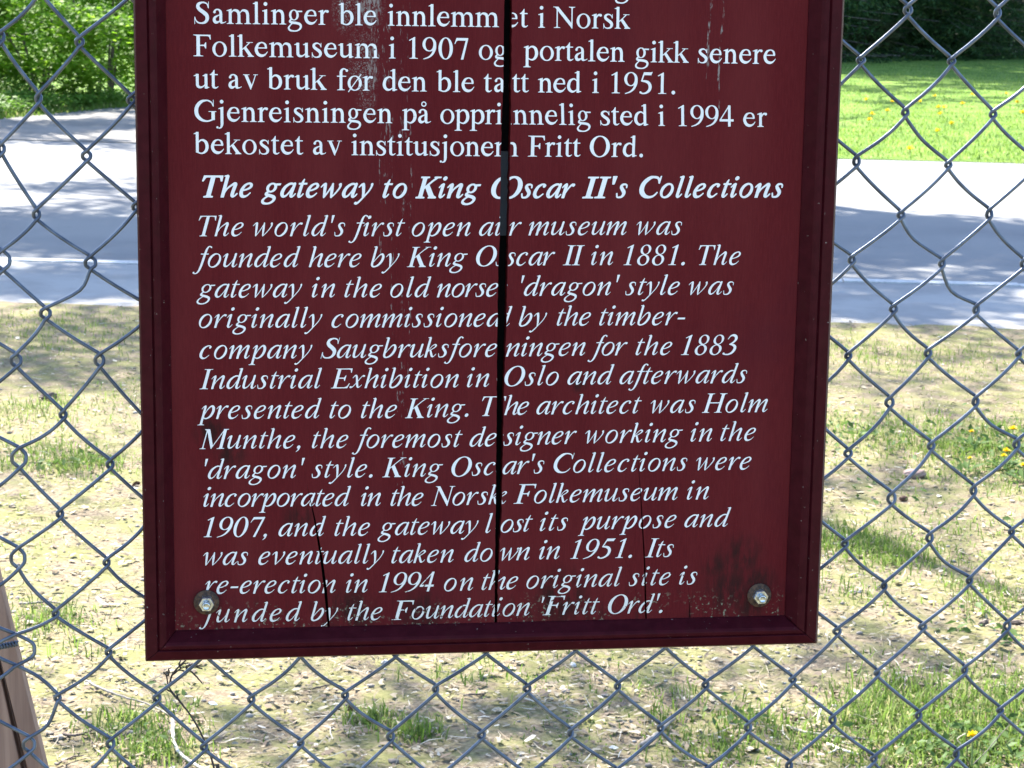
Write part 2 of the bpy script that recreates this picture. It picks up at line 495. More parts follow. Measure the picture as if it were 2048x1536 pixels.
# ------------------------------------------------------------------ serif letter outlines: strokes, rings and polygons, traced to loops
def build_font():
    G=6.0
    X0,X1,Y0,Y1=-260,1000,-300,800
    gx=np.arange(X0,X1+1,G); gy=np.arange(Y0,Y1+1,G)
    XX,YY=np.meshgrid(gx,gy); 
    def S(*pts):
        p=np.array(pts,float); n=len(p)
        if n==2: p=np.array([p[0],(p[0]+p[1])/2,p[1]]);n=3
        q=np.vstack([2*p[0]-p[1],p,2*p[-1]-p[-2]])
        out=[]
        for i in range(n-1):
            a,b,c,d=q[i:i+4]; L=np.hypot(*(c-b)[:2]); m=max(4,int(L/7))
            t=np.linspace(0,1,m,endpoint=False)[:,None]
            out.append(.5*((2*b)+(-a+c)*t+(2*a-5*b+4*c-d)*t*t+(-a+3*b-3*c+d)*t**3))
        out=np.vstack(out+[p[-1:]]); out[:,2]=np.maximum(out[:,2],6)
        D=np.full(XX.shape,1e9)
        for x,y,r in out: np.minimum(D,np.hypot(XX-x,YY-y)-r,out=D)
        return D
    def D(x,y,r): return np.hypot(XX-x,YY-y)-r
    def P(*pts):
        v=np.array(pts,float); n=len(v); d=np.full(XX.shape,1e18); s=np.ones(XX.shape)
        for i in range(n):
            j=(i-1)%n; e=v[j]-v[i]; wx=XX-v[i][0]; wy=YY-v[i][1]
            t=np.clip((wx*e[0]+wy*e[1])/(e@e+1e-9),0,1); d=np.minimum(d,(wx-e[0]*t)**2+(wy-e[1]*t)**2)
            c1=YY>=v[i][1]; c2=YY<v[j][1]; c3=e[0]*wy>e[1]*wx
            f=(c1&c2&c3)|(~c1&~c2&~c3); s=np.where(f,-s,s)
        return s*np.sqrt(d)
    def ell(cx,cy,rx,ry,rot=0):
        c,s=np.cos(rot),np.sin(rot); x=(XX-cx)*c+(YY-cy)*s; y=-(XX-cx)*s+(YY-cy)*c
        k0=np.hypot(x/rx,y/ry); k1=np.hypot(x/rx**2,y/ry**2)+1e-9; return k0*(k0-1)/k1
    def ring(cx,cy,rx,ry,ts,tt,rot=0): return np.maximum(ell(cx,cy,rx,ry),-ell(cx,cy,rx-ts,ry-tt,rot))
    def R(x0,x1,y0,y1): return P((x0,y0),(x1,y0),(x1,y1),(x0,y1))
    def stem(x,y0,y1,hw=42): return R(x-hw,x+hw,y0,y1)
    def foot(x,hs=42,hw=105,y=0): return P((x-hw,y),(x+hw,y),(x+hw,y+15),(x+hs+14,y+25),(x+hs,y+60),(x-hs,y+60),(x-hs-14,y+25),(x-hw,y+15))
    def head(x,hs,hw,y=662): return P((x-hw,y),(x+hw,y),(x+hw,y-15),(x+hs+14,y-25),(x+hs,y-60),(x-hs,y-60),(x-hs-14,y-25),(x-hw,y-15))
    def flag(x,top,hs=42): return P((x+hs,top),(x+hs-12,top),(x-hs-66,top-50),(x-hs-62,top-66),(x-hs-10,top-62),(x-hs,top-90),(x+hs,top-90))
    def U(*a):
        d=a[0]
        for b in a[1:]: d=np.minimum(d,b)
        return d
    RO={}
    def arch(x,xr): return U(S((x+35,340,10),(x+85,403,18),(x+150,420,32),(xr-36,385,42),(xr-4,300,42),(xr,200,42)),stem(xr,0,220),foot(xr))
    RO['n']=(500,U(stem(120,0,440),flag(120,460),foot(120),arch(120,378)))
    RO['m']=(778,U(stem(120,0,440),flag(120,460),foot(120),arch(120,390),arch(390,660)))
    RO['u']=(500,U(stem(112,150,450),flag(112,450),S((112,180,42),(120,92,42),(165,45,36),(235,38,24),(310,78,16),(345,120,12)),stem(382,0,450),flag(382,450),P((340,0),(479,28),(479,42),(424,60),(340,60))))
    RO['i']=(278,U(stem(138,0,445),flag(138,460),foot(138),D(132,622,56)))
    RO['l']=(278,U(stem(138,0,683),flag(138,683),foot(138,42,118)))
    RO['j']=(278,U(stem(150,-60,445),flag(150,460),S((150,0,42),(147,-100,38),(115,-182,22),(55,-203,16)),D(5,-178,32),D(145,622,56)))
    RO['r']=(333,U(stem(115,0,445),flag(115,460),foot(115),S((150,320,10),(195,400,22),(245,428,28)),D(288,412,42)))
    RO['o']=(500,ring(250,225,221,235,84,27))
    RO['oslash']=(500,U(RO['o'][1],S((55,-45,13),(445,495,13))))
    RO['e']=(444,U(S((372,285,30),(352,375,30),(300,428,20),(225,442,17),(130,392,34),(72,270,44),(76,170,46),(130,78,44),(220,38,40),(310,54,26),(375,105,13),(413,158,9)),R(80,395,262,290)))
    RO['s']=(389,U(S((318,330,9),(298,395,13),(235,438,16),(160,438,24),(102,392,36),(108,325,40),(180,262,44),(268,200,46),(308,125,42),(280,45,30),(200,10,18),(110,22,14),(65,75,11),(48,150,9)),R(318,333,318,450),R(40,54,-5,150)))
    RO['t']=(278,U(stem(113,90,450,41),S((113,130,41),(118,62,38),(155,28,28),(205,24,17),(262,60,9)),R(13,255,420,450),P((13,432),(60,470),(100,515),(138,579),(154,579),(154,430))))
    RO['a']=(444,U(stem(285,70,310),S((285,290,42),(275,375,36),(215,434,20),(140,430,20),(95,390,26)),D(90,358,38),S((285,285,12),(190,248,18),(103,192,34),(80,115,44),(110,55,44),(165,42,34),(235,75,16),(285,112,13)),S((285,90,42),(295,42,34),(345,30,18),(400,42,9),(438,68,8))))
    RO['aring']=(444,U(RO['a'][1],ring(215,610,82,82,30,30)))
    RO['b']=(500,U(stem(110,40,683),flag(110,683),S((150,360,12),(210,420,22),(290,428,30),(378,365,44),(414,235,47),(385,110,42),(310,35,28),(235,14,18),(160,32,20),(110,60,26))))
    RO['d']=(500,U(stem(382,0,683),flag(382,683),P((340,0),(491,32),(491,46),(424,60),(340,60)),S((345,375,12),(290,425,20),(220,432,24),(122,362,40),(80,215,47),(105,105,44),(180,40,36),(260,40,22),(340,90,14))))
    RO['f']=(333,U(stem(145,0,560),foot(145,42,120),S((145,500,42),(152,590,40),(195,653,26),(250,666,18),(300,640,20)),D(328,612,38),R(20,309,420,450)))
    RO['g']=(500,U(ring(212,292,152,166,70,24),P((320,425),(470,425),(470,385),(335,385)),S((125,158,20),(88,115,28),(100,78,34),(170,58,36),(290,46,36),(388,15,36),(428,-50,32),(400,-130,26),(310,-190,19),(200,-200,18),(92,-178,26),(48,-110,26),(88,-35,17),(150,22,13))))
    RO['k']=(500,U(stem(105,0,683),flag(105,683),foot(105,42,100),S((150,225,13),(270,330,13),(370,432,15)),R(278,472,434,450),P((190,265),(255,320),(450,48),(505,15),(505,0),(315,0),(315,15),(345,30))))
    RO['p']=(500,U(stem(118,-217,445),flag(118,460),foot(118,42,115,-217),S((160,360,12),(220,418,20),(300,428,28),(386,365,44),(420,225,47),(390,105,42),(320,32,28),(250,17,19),(160,55,15))))
    RO['v']=(500,U(P((55,440),(150,440),(290,110),(262,-14),(245,-14)),S((258,20,12),(330,200,13),(405,438,13)),R(19,215,434,450),R(335,477,434,450)))
    Sc=U(S((468,490,10),(440,588,14),(370,640,20),(275,648,24),(175,600,44),(150,515,50),(210,425,54),(330,340,56),(420,250,56),(432,140,50),(370,48,36),(260,14,22),(150,32,20),(80,105,14),(52,200,10)),R(468,482,470,676),R(42,56,-14,200))
    RO['S']=(556,Sc)
    RO['F']=(556,U(stem(160,0,662,51),foot(160,51,148),P((12,662),(540,662),(546,515),(526,515),(500,600),(445,624),(205,624),(90,624),(80,640),(12,647)),R(200,360,318,352),P((340,352),(385,425),(403,425),(403,240),(385,240),(340,318))))
    Cb=lambda xr:U(S((xr-70,480,10),(xr-105,580,15),(xr-180,638,19),(380-(722-xr)*.5,655,21),(240,612,44),(122,480,55),(88,330,57),(122,185,54),(235,65,42),(370,16,24),(xr-170,30,18),(xr-90,90,13),(xr-45,160,9)),R(xr-68,xr-54,462,676))
    RO['G']=(722,U(S((612,480,10),(570,580,16),(490,638,20),(385,655,22),(240,612,44),(122,480,55),(88,330,57),(122,180,54),(235,62,42),(380,13,24),(500,25,22),(610,68,20)),R(612,626,462,676),R(560,660,50,310),R(470,709,302,320)))
    RO['N']=(722,U(stem(135,0,640,17),foot(135,17,100),stem(612,-11,655,17),head(612,17,100),P((12,662),(170,662),(629,110),(629,-11),(612,-11),(110,590),(65,646),(12,646))))
    RO['O']=(722,ring(361,331,327,345,118,30))
    RO['1']=(500,U(stem(262,0,640,43),foot(262,43,132),P((111,575),(285,676),(305,676),(305,560),(219,600),(130,555))))
    RO['9']=(500,U(ring(245,455,216,222,88,26),S((418,470,42),(410,310,42),(340,150,32),(220,48,20),(65,-6,11))))
    RO['0']=(500,ring(250,331,226,345,98,26))
    RO['7']=(500,P((20,480),(36,476),(80,565),(130,586),(375,586),(225,-8),(300,-8),(449,640),(449,662),(79,662)))
    RO['5']=(500,U(P((160,676),(395,676),(440,690),(402,588),(150,588)),P((160,676),(190,640),(110,385),(70,400)),S((92,400,18),(210,392,34),(320,340,44),(372,230,47),(345,110,42),(250,27,28),(140,2,20),(70,28,28)),D(58,40,32)))
    RO['4']=(500,U(R(292,372,0,676),R(12,472,165,232),S((320,655,15),(180,440,15),(32,215,15))))
    RO['8']=(500,U(ring(250,508,172,168,72,24,.3),ring(250,166,196,180,82,26,.3)))
    RO['3']=(500,U(S((62,520,10),(110,620,20),(200,655,34),(300,608,42),(330,510,42),(270,412,30),(160,345,12)),S((170,345,12),(280,330,32),(370,270,42),(388,180,46),(340,72,40),(240,12,26),(130,7,20),(70,28,24)),D(62,38,34)))
    RO['.']=(250,D(125,46,58))
    # ---- italic (designed upright, then slanted)
    IT={}
    h=36
    ent=lambda x:S((x-100,330,9),(x-50,402,15),(x-2,424,26))
    tail=lambda x,y=190:S((x,y,h),(x-2,66,34),(x+32,20,22),(x+80,44,12),(x+122,105,9))
    flg=lambda x:S((x-75,652,8),(x-4,662,20))
    arI=lambda x,xr:S((x+20,120,10),(x+80,270,13),(xr-75,385,20),(xr-18,420,32),(xr+8,380,38),(xr,280,36),(xr-8,190,36))
    IT['i']=(278,U(ent(115),S((115,412,h),(110,190,h)),tail(110),D(120,612,54)))
    IT['l']=(278,U(flg(125),S((125,650,h),(118,190,h)),tail(118)))
    IT['t']=(278,U(S((150,560,8),(128,470,26),(115,350,35),(108,190,h)),tail(108),R(28,265,412,442)))
    IT['n']=(500,U(ent(108),stem(108,0,412,h),arI(108,365),tail(357)))
    IT['m']=(722,U(ent(102),stem(102,0,412,h),arI(102,340),stem(334,0,220,h),arI(338,582),tail(574)))
    IT['h']=(500,U(flg(98),stem(98,0,655,h),arI(98,365),tail(357)))
    IT['u']=(500,U(ent(100),S((100,410,h),(92,200,h),(102,76,h),(150,30,27),(220,58,16),(310,190,12),(350,300,10)),S((372,425,34),(366,190,h)),tail(366)))
    bw=lambda x:S((x,398,12),(x-55,428,19),(x-150,408,25),(x-250,310,36),(x-292,180,42),(x-280,82,38),(x-220,24,25),(x-140,60,15),(x-60,190,12),(x-10,320,12))
    IT['a']=(500,U(bw(372),S((395,420,32),(375,190,h)),tail(370)))
    IT['d']=(500,U(bw(372),flg(392),S((392,650,34),(375,190,h)),tail(370)))
    IT['e']=(444,U(S((90,208,14),(200,232,15),(305,290,24),(335,360,30),(300,418,20),(230,424,18),(140,368,28),(82,250,38),(78,130,40),(122,44,36),(200,18,25),(290,54,13),(355,130,9))))
    IT['o']=(500,ring(245,220,200,232,74,32,-.25))
    IT['c']=(444,U(D(320,368,34),S((340,392,22),(295,425,17),(220,418,19),(130,345,33),(82,210,41),(92,92,38),(160,24,28),(250,30,16),(345,120,9))))
    IT['s']=(389,U(S((305,320,9),(288,395,12),(225,426,15),(150,408,26),(128,350,34),(178,272,38),(250,192,41),(270,110,38),(228,32,26),(150,10,15),(85,26,13),(45,130,9))))
    IT['r']=(389,U(ent(108),stem(108,0,412,h),S((128,120,10),(185,280,13),(250,385,18),(300,420,24)),D(335,405,36)))
    IT['p']=(500,U(ent(130),stem(130,-205,412,h),foot(130,36,105,-205),S((155,120,10),(205,280,14),(285,400,22),(350,418,32),(402,350,41),(412,230,41),(370,100,36),(290,28,24),(210,13,17),(150,55,13))))
    IT['b']=(500,U(flg(92),stem(92,90,655,h),S((92,110,h),(118,38,28),(200,14,22),(315,80,34),(385,210,41),(392,335,38),(345,416,28),(270,395,18),(185,270,12),(120,150,10))))
    IT['f']=(278,U(S((315,640,24),(285,668,15),(232,662,20),(190,590,31),(172,450,35),(155,200,h),(135,0,34),(100,-135,27),(45,-198,17),(-15,-200,15)),D(-40,-172,30),R(35,285,412,441)))
    IT['g']=(500,U(ring(220,300,152,140,64,26,-.2),P((330,415),(470,422),(466,385),(345,375)),S((150,178,18),(105,130,26),(108,92,32),(170,66,34),(280,40,34),(365,0,35),(392,-60,31),(350,-140,25),(260,-190,18),(160,-198,18),(70,-165,25),(45,-100,25),(95,-25,16),(170,30,12))))
    IT['y']=(444,U(ent(105),S((110,412,h),(148,300,34),(188,130,28),(200,20,18)),S((380,420,26),(385,355,18),(335,200,13),(215,10,15),(110,-140,19),(45,-192,19)),D(20,-172,30)))
    IT['v']=(444,U(ent(105),S((110,405,h),(142,250,34),(178,25,20)),S((182,5,13),(280,130,13),(362,280,18),(378,370,26)),D(362,408,34)))
    IT['w']=(667,U(ent(105),S((108,408,34),(135,240,34),(165,25,19)),S((168,5,12),(255,180,12),(335,390,12)),S((338,425,18),(358,240,34),(388,25,19)),S((392,5,12),(490,130,13),(575,290,17),(590,370,25)),D(574,408,33)))
    IT['x']=(444,U(S((40,340,9),(90,415,18),(140,405,28),(188,280,32),(232,130,34),(278,38,26),(330,42,13),(385,110,9)),D(45,38,34),S((58,20,18),(120,60,14),(220,215,12),(310,370,13),(360,420,17)),D(385,402,32)))
    IT['k']=(444,U(flg(88),stem(88,0,655,h),S((110,195,12),(205,255,13),(300,325,16),(335,385,26),(290,425,20),(210,375,12),(120,225,11)),S((190,240,22),(250,110,34),(298,34,27),(350,36,13),(405,110,9))))
    IT['T']=(556,U(stem(278,0,640,47),foot(278,47,120),P((20,653),(536,653),(546,500),(528,500),(490,605),(440,625),(116,625),(66,605),(28,500),(10,500))))
    IT['K']=(667,U(stem(150,0,640,48),foot(150,48,125),head(150,48,125,653),S((195,300,15),(420,540,15),(540,640,15)),R(450,640,638,653),P((235,345),(315,415),(560,60),(640,16),(640,0),(410,0),(410,16),(440,35))))
    IT['I']=(333,U(stem(166,0,640,48),foot(166,48,135),head(166,48,135,653)))
    IT['E']=(611,U(stem(150,0,640,48),foot(150,48,125),P((25,653),(560,653),(566,510),(548,510),(515,600),(460,622),(150,622),(60,632),(25,638)),R(180,380,318,350),P((360,350),(400,425),(418,425),(418,240),(400,240),(360,318)),P((25,0),(560,0),(600,165),(580,165),(530,65),(460,32),(150,32),(60,22),(25,15))))
    IT['H']=(722,U(stem(150,0,640,48),foot(150,48,125),head(150,48,125,653),stem(570,0,640,48),foot(570,48,125),head(570,48,125,653),R(180,550,318,350)))
    IT['M']=(833,U(stem(120,0,640,17),foot(120,17,95),P((40,653),(200,653),(420,120),(400,0),(385,0),(120,600),(40,638)),S((395,20,13),(670,630,13)),P((640,653),(810,653),(810,638),(745,625),(745,0),(650,0),(650,600)),foot(697,48,125)))
    IT['C']=(667,Cb(667))
    for c in ('F','N','O','1','9','0','7','5','4','8','3','.'): IT[c]=RO[c]
    IT['S']=(500,Sc)
    IT[',']=(250,U(D(110,45,54),S((132,30,30),(125,-40,20),(70,-110,9))))
    IT["'"]=(214,P((62,676),(148,676),(120,431),(88,431)))
    IT['-']=(333,R(39,285,194,250))
    def contour(F):
        ny,nx=F.shape; segs={}
        def ip(a,b,fa,fb): t=fa/(fa-fb); return a+(b-a)*t
        ins=F<0
        code=ins[:-1,:-1]*1+ins[:-1,1:]*2+ins[1:,1:]*4+ins[1:,:-1]*8
        ys,xs=np.nonzero((code>0)&(code<15))
        T={1:[(3,0)],2:[(0,1)],3:[(3,1)],4:[(1,2)],5:[(3,2),(1,0)],6:[(0,2)],7:[(3,2)],8:[(2,3)],9:[(2,0)],10:[(0,3),(2,1)],11:[(2,1)],12:[(1,3)],13:[(1,0)],14:[(0,3)]}
        nxt={};pos={}
        for y,x in zip(ys,xs):
            E=[('h',y,x),('v',y,x+1),('h',y+1,x),('v',y,x)]
            for a,b in T[code[y,x]]:
                nxt[E[a]]=E[b]
                for k in (E[a],E[b]):
                    if k not in pos:
                        if k[0]=='h': pos[k]=(ip(gx[k[2]],gx[k[2]+1],F[k[1],k[2]],F[k[1],k[2]+1]),gy[k[1]])
                        else: pos[k]=(gx[k[2]],ip(gy[k[1]],gy[k[1]+1],F[k[1],k[2]],F[k[1]+1,k[2]]))
        loops=[]
        while nxt:
            s=next(iter(nxt)); l=[s]; c=nxt.pop(s)
            while c!=s: l.append(c); c=nxt.pop(c)
            loops.append(np.array([pos[k] for k in l]))
        return loops
    def dp(pts,tol):
        def rec(a):
            if len(a)<3: return a
            d=a[-1]-a[0]; L=np.hypot(*d)
            e=np.abs(d[0]*(a[:,1]-a[0,1])-d[1]*(a[:,0]-a[0,0]))/L if L>1e-6 else np.hypot(*(a-a[0]).T)
            i=e.argmax()
            if e[i]<tol: return a[[0,-1]]
            return np.vstack([rec(a[:i+1])[:-1],rec(a[i:])])
        c=pts.mean(0); i0=np.hypot(*(pts-c).T).argmax(); p=np.roll(pts,-i0,0); i1=np.hypot(*(p-p[0]).T).argmax()
        q=np.vstack([p,p[:1]]); return np.vstack([rec(q[:i1+1])[:-1],rec(q[i1:])[:-1]])
    def area(p): x,y=p.T; return .5*np.sum(x*np.roll(y,-1)-np.roll(x,-1)*y)
    def build(F,level=0,skew=0,adv=500,newadv=None,tol=2.2):
        out=[]
        for l in contour(F-level):
            if abs(area(l))<300: continue
            p=dp(l,tol)
            if newadv: p=p*[newadv/adv,1]
            p=p.copy(); p[:,0]+=skew*(p[:,1]-215)+(12 if skew else 0)
            out.append(np.round(p).astype(int))
        return out
    FONT={'R':{},'I':{},'B':{}}
    for c,(a,F) in RO.items(): FONT['R'][c]=(a,build(F,2))
    SK=np.tan(np.radians(15.5))
    for c,(a,F) in IT.items():
        na=667 if c=='N' else (611 if c=='F' else a)
        FONT['I'][c]=(na,build(F,0,SK if c!="'" else .22,a,na))
    BW=dict(T=611,h=556,e=444,g=500,a=500,t=278,w=667,y=444,o=500,K=667,i=278,n=556,O=722,s=389,c=444,r=389,I=389,C=667,l=278); BW["'"]=278
    for c,w in BW.items():
        a,F=IT[c]; FONT['B'][c]=(w,build(F,14 if c not in 'TKIOC' else 18,SK if c!="'" else .22,a,w))
    return {k: {c: (a, [[(int(p[0]), int(p[1])) for p in l] for l in ls]) for c, (a, ls) in v.items()} for k, v in FONT.items()}


FONT = build_font()

# ------------------------------------------------------------------ materials
# red sign board
def red_board():
    M = Mat('red_board_paint', rough=0.6, spec=0.06)
    s = M.sep()
    grain = M.noise(60, 5, .6, M.mapping((14, 1, 1.1)))
    fine = M.noise(420, 3, .6)
    base = M.mix(M.ramp(grain, .3, .75), (0.083, 0.0072, 0.0094), (0.107, 0.0104, 0.0128))
    base = M.mix(M.math('MULTIPLY', M.ramp(fine, .55, .8), .35), base, (0.118, 0.024, 0.030))
    fade = M.noise(1, 4, .6, M.mapping((16, 1, 2.2)))
    base = M.mix(M.math('MULTIPLY', M.ramp(fade, .38, .72), .5), base, (0.124, 0.0185, 0.0195))
    base = M.mix(M.math('MULTIPLY', M.ramp(M.noise(7, 4, .6), .5, .75), .3), base, (0.055, 0.008, 0.014))
    # chalky weather streaks: (x, half width, z where it fades out, strength)
    acc = None
    wob = M.math('MULTIPLY', M.math('SUBTRACT', M.noise(14, 2, .5), .5), .016)
    xx = M.math('ADD', s[0], wob)
    for xc, w, zl, st in ((-.1335, .021, .275, .85), (-.124, .012, .19, .8), (-.112, .011, .10, .72), (-.100, .013, -.15, .66), (-.093, .0025, -.1, .74), (-.108, .0025, -.05, .74), (-.099, .0025, -.15, .70), (-.118, .003, .06, .74),
                          (-.083, .004, .05, .55), (-.145, .006, .20, .5), (.136, .009, .26, .5), (.150, .016, .20, .45), (.1705, .003, .235, .86), (.1815, .0025, .20, .86), (.176, .012, .22, .5), (.195, .005, .17, .5), (-.092, .006, -.19, .5)):
        m = M.ramp(M.math('ABSOLUTE', M.math('SUBTRACT', xx, xc)), w, w * .2)
        m = M.math('MULTIPLY', M.math('MULTIPLY', m, M.ramp(s[2], zl - .05, zl + .07)), st)
        acc = m if acc is None else M.math('MAXIMUM', acc, m)
    wv = M.n('ShaderNodeTexNoise')
    wv.inputs['Scale'].default_value = 210
    M.l(M.coord(), wv.inputs['Vector'])
    va = M.n('ShaderNodeVectorMath', operation='MULTIPLY_ADD')
    M.l(wv.outputs['Color'], va.inputs[0])
    va.inputs[1].default_value = (.0035, 0, .0035)
    M.l(M.coord(), va.inputs[2])
    cells = M.voro(470, 'DISTANCE_TO_EDGE', va.outputs[0])
    crackle = M.math('MULTIPLY', M.ramp(cells, .06, .2), M.ramp(M.noise(330, 3, .6), .36, .58))
    flecks = M.noise(1.0, 4, .65, M.mapping((560, 1, 120)))
    patches = M.noise(38, 3, .6)
    thr = M.math('SUBTRACT', .942, M.math('MULTIPLY', acc, .50))
    fl = M.ramp(M.math('SUBTRACT', M.math('ADD', M.math('MULTIPLY', flecks, .62), M.math('MULTIPLY', patches, .42)), thr), -.02, .07)
    heavy = M.math('MULTIPLY', blotch(M, [(-.134, .287, .022), (-.150, .33, .017), (-.128, .335, .02), (-.131, .262, .016)], .8, 1.7), M.ramp(patches, .32, .52))
    chalk = M.math('MAXIMUM', M.math('MULTIPLY', fl, M.ramp(acc, .02, .3)), M.math('MULTIPLY', heavy, crackle))
    col = M.mix(M.math('MULTIPLY', chalk, .66), base, (0.29, 0.275, 0.25))
    # dark algae and rust near the foot of the board
    dirt = M.noise(1, 5, .62, M.mapping((120, 1, 34)))
    low = M.math('MULTIPLY', M.ramp(s[2], -.175, -.215), M.math('MULTIPLY', M.ramp(dirt, .5, .7), .6))
    spots = M.math('MULTIPLY', blotch(M, [(.232, -.19, .026), (.205, -.196, .035), (.192, -.172, .02), (.226, -.212, .02), (.215, -.165, .03), (-.2735, -.196, .017), (-.145, -.209, .035), (.048, -.2, .04), (-.08, -.21, .03), (-.25, -.06, .02), (-.268, -.04, .02), (.06, .0, .012), (-.19, -.12, .02)], 1, 1), M.ramp(dirt, .33, .6))
    col = M.mix(M.math('MULTIPLY', M.math('MAXIMUM', low, spots), .8), col, (0.014, 0.009, 0.008))
    moss = M.math('MULTIPLY', M.math('MULTIPLY', M.ramp(s[2], -.19, -.213), M.ramp(M.noise(24, 2), .42, .6)), M.ramp(M.noise(260, 3, .6), .56, .66))
    col = M.mix(M.math('MULTIPLY', moss, .75), col, (0.27, 0.28, 0.19))
    M.color(col)
    M.bump(M.math('ADD', M.math('MULTIPLY', grain, .5), M.math('MULTIPLY', fine, .5)), .25, .0006)
    return M.m


def white_letters():
    M = Mat('white_letter_paint', rough=0.5)
    s = M.sep()
    wear = M.noise(150, 4, .65)
    low = M.ramp(s[2], -.13, -.215)
    k = M.math('ADD', M.math('MULTIPLY', low, .045), M.math('MULTIPLY', blotch(M, [(-.134, .287, .026), (.155, -.165, .025), (.05, -.2, .05), (-.08, -.215, .05), (-.15, -.21, .03), (-.128, .21, .02)], 1, 1.4), .085))
    w = M.ramp(M.math('ADD', wear, k), .69, .75)
    tone = M.mix(M.ramp(M.noise(30, 3), .3, .7), (0.72, 0.73, 0.73), (0.80, 0.80, 0.80))
    tone = M.mix(M.math('MULTIPLY', low, .45), tone, (0.60, 0.59, 0.50))
    M.color(M.mix(w, tone, (0.095, 0.026, 0.026)))
    return M.m


def frame_paint():
    M = Mat('frame_paint', rough=0.40, spec=0.06)
    g = M.noise(90, 4, .6)
    nick = M.noise(260, 3, .6)
    c = M.mix(M.ramp(g, .3, .7), (0.0350, 0.0034, 0.0062), (0.0480, 0.0052, 0.0088))
    c = M.mix(M.math('MULTIPLY', M.ramp(M.noise(1, 5, .6, M.mapping((55, 55, 55))), .5, .72), .5), c, (0.040, 0.007, 0.008))
    c = M.mix(M.ramp(nick, .705, .74), c, (0.20, 0.155, 0.135))
    M.color(c)
    M.bump(g, .2, .0006)
    return M.m


EDGE_LIGHT = Mat('painted_edge_highlight', (0.105, 0.066, 0.058), .7, spec=.1).m  # edge highlight, with some wear, painted as a paler colour on the right rail
RED = red_board()
WHITE = white_letters()
FRAME = frame_paint()
DARK = Mat('dark_backing', (0.006, 0.005, 0.005), .9, spec=.1).m
GREYWOOD = Mat('grey_batten', (0.055, 0.062, 0.072), .8).m
_m = Mat('galvanised_wire', rough=.42, metal=.6)
_m.color(_m.mix(_m.ramp(_m.noise(55, 4), .3, .7), (0.068, 0.083, 0.116), (0.135, 0.158, 0.198)))
_m.bump(_m.noise(600, 2), .15, .0004)
WIRE = _m.m
_m = Mat('zinc_bolt', rough=.3, metal=.9)
_m.color(_m.mix(_m.ramp(_m.noise(300, 3), .35, .7), (0.62, 0.66, 0.68), (0.36, 0.36, 0.34)))
ZINC = _m.m
_m = Mat('rusty_washer', rough=.85)
_m.color(_m.mix(_m.ramp(_m.noise(320, 4), .35, .65), (0.030, 0.018, 0.013), (0.105, 0.055, 0.028)))
RUST = _m.m
_m = Mat('stained_brace_wood', rough=.75)
_g = _m.noise(1, 5, .6, _m.mapping((70, 70, 3)))
_m.color(_m.mix(_m.ramp(_g, .3, .72), (0.20, 0.115, 0.085), (0.36, 0.225, 0.165)))
_m.bump(_g, .3, .002)
BRACE = _m.m

# ground sheet: needle litter, soil and moss
_m = Mat('verge_soil', rough=.95, spec=.1)
_big = _m.noise(1.1, 5, .6)
_mid = _m.noise(9, 5, .65)
_fine = _m.noise(110, 4, .7)
_cell = _m.voro(95, 'F1', _m.mapping((1, 1.6, 1)), 'Color')
_bw = _m.n('ShaderNodeRGBToBW')
_m.l(_cell, _bw.inputs[0])
_c = _m.colramp(_m.math('ADD', _m.math('MULTIPLY', _fine, .62), _m.math('MULTIPLY', _bw.outputs[0], .4)),
                [(.25, (0.085, 0.063, 0.044)), (.45, (0.165, 0.128, 0.086)), (.62, (0.250, 0.200, 0.130)), (.82, (0.35, 0.295, 0.205))])
_c = _m.mix(_m.math('MULTIPLY', _m.ramp(_mid, .38, .60), .62), _c, (0.150, 0.165, 0.045))
_c = _m.mix(_m.math('MULTIPLY', _m.ramp(_big, .5, .66), .45), _c, (0.135, 0.110, 0.085))
_m.color(_c)
_m.bump(_fine, .5, .008)
SOIL = _m.m

_m = Mat('asphalt', rough=.9, spec=.2)
_c = _m.mix(_m.ramp(_m.noise(.5, 4), .35, .65), (0.155, 0.155, 0.160), (0.205, 0.203, 0.200))
_c = _m.mix(_m.math('MULTIPLY', _m.ramp(_m.noise(190, 2), .5, .75), .5), _c, (0.30, 0.295, 0.285))
_c = _m.mix(_m.math('MULTIPLY', _m.ramp(_m.noise(2.4, 5, .7), .6, .75), .4), _c, (0.10, 0.10, 0.10))
_m.color(_c)
_m.bump(_m.noise(240, 2), .3, .004)
ASPHALT = _m.m
_m = Mat('worn_pavement', rough=.9, spec=.2)
_c = _m.mix(_m.ramp(_m.noise(1.4, 5, .65), .35, .65), (0.225, 0.22, 0.215), (0.30, 0.295, 0.285))
_c = _m.mix(_m.math('MULTIPLY', _m.ramp(_m.noise(26, 4, .7), .6, .75), .45), _c, (0.14, 0.125, 0.11))
_m.color(_c)
_m.bump(_m.noise(180, 3), .3, .004)
PAVE = _m.m
_m = Mat('granite_kerb', rough=.8)
_m.color(_m.mix(_m.ramp(_m.noise(40, 4), .3, .7), (0.36, 0.35, 0.34), (0.50, 0.49, 0.47)))
KERB = _m.m
_m = Mat('gravel_drive', rough=.95, spec=.1)
_c = _m.mix(_m.ramp(_m.noise(1.0, 5, .65), .35, .65), (0.15, 0.145, 0.14), (0.22, 0.205, 0.19))
_c = _m.mix(_m.ramp(_m.noise(75, 2), .6, .72), _c, (0.33, 0.31, 0.28))
_m.color(_c)
_m.bump(_m.noise(110, 3), .5, .01)
GRAVEL = _m.m
_m = Mat('lawn_turf', rough=.9, spec=.1)
_c = _m.mix(_m.ramp(_m.noise(1.6, 5, .65), .35, .65), (0.080, 0.150, 0.022), (0.160, 0.250, 0.045))
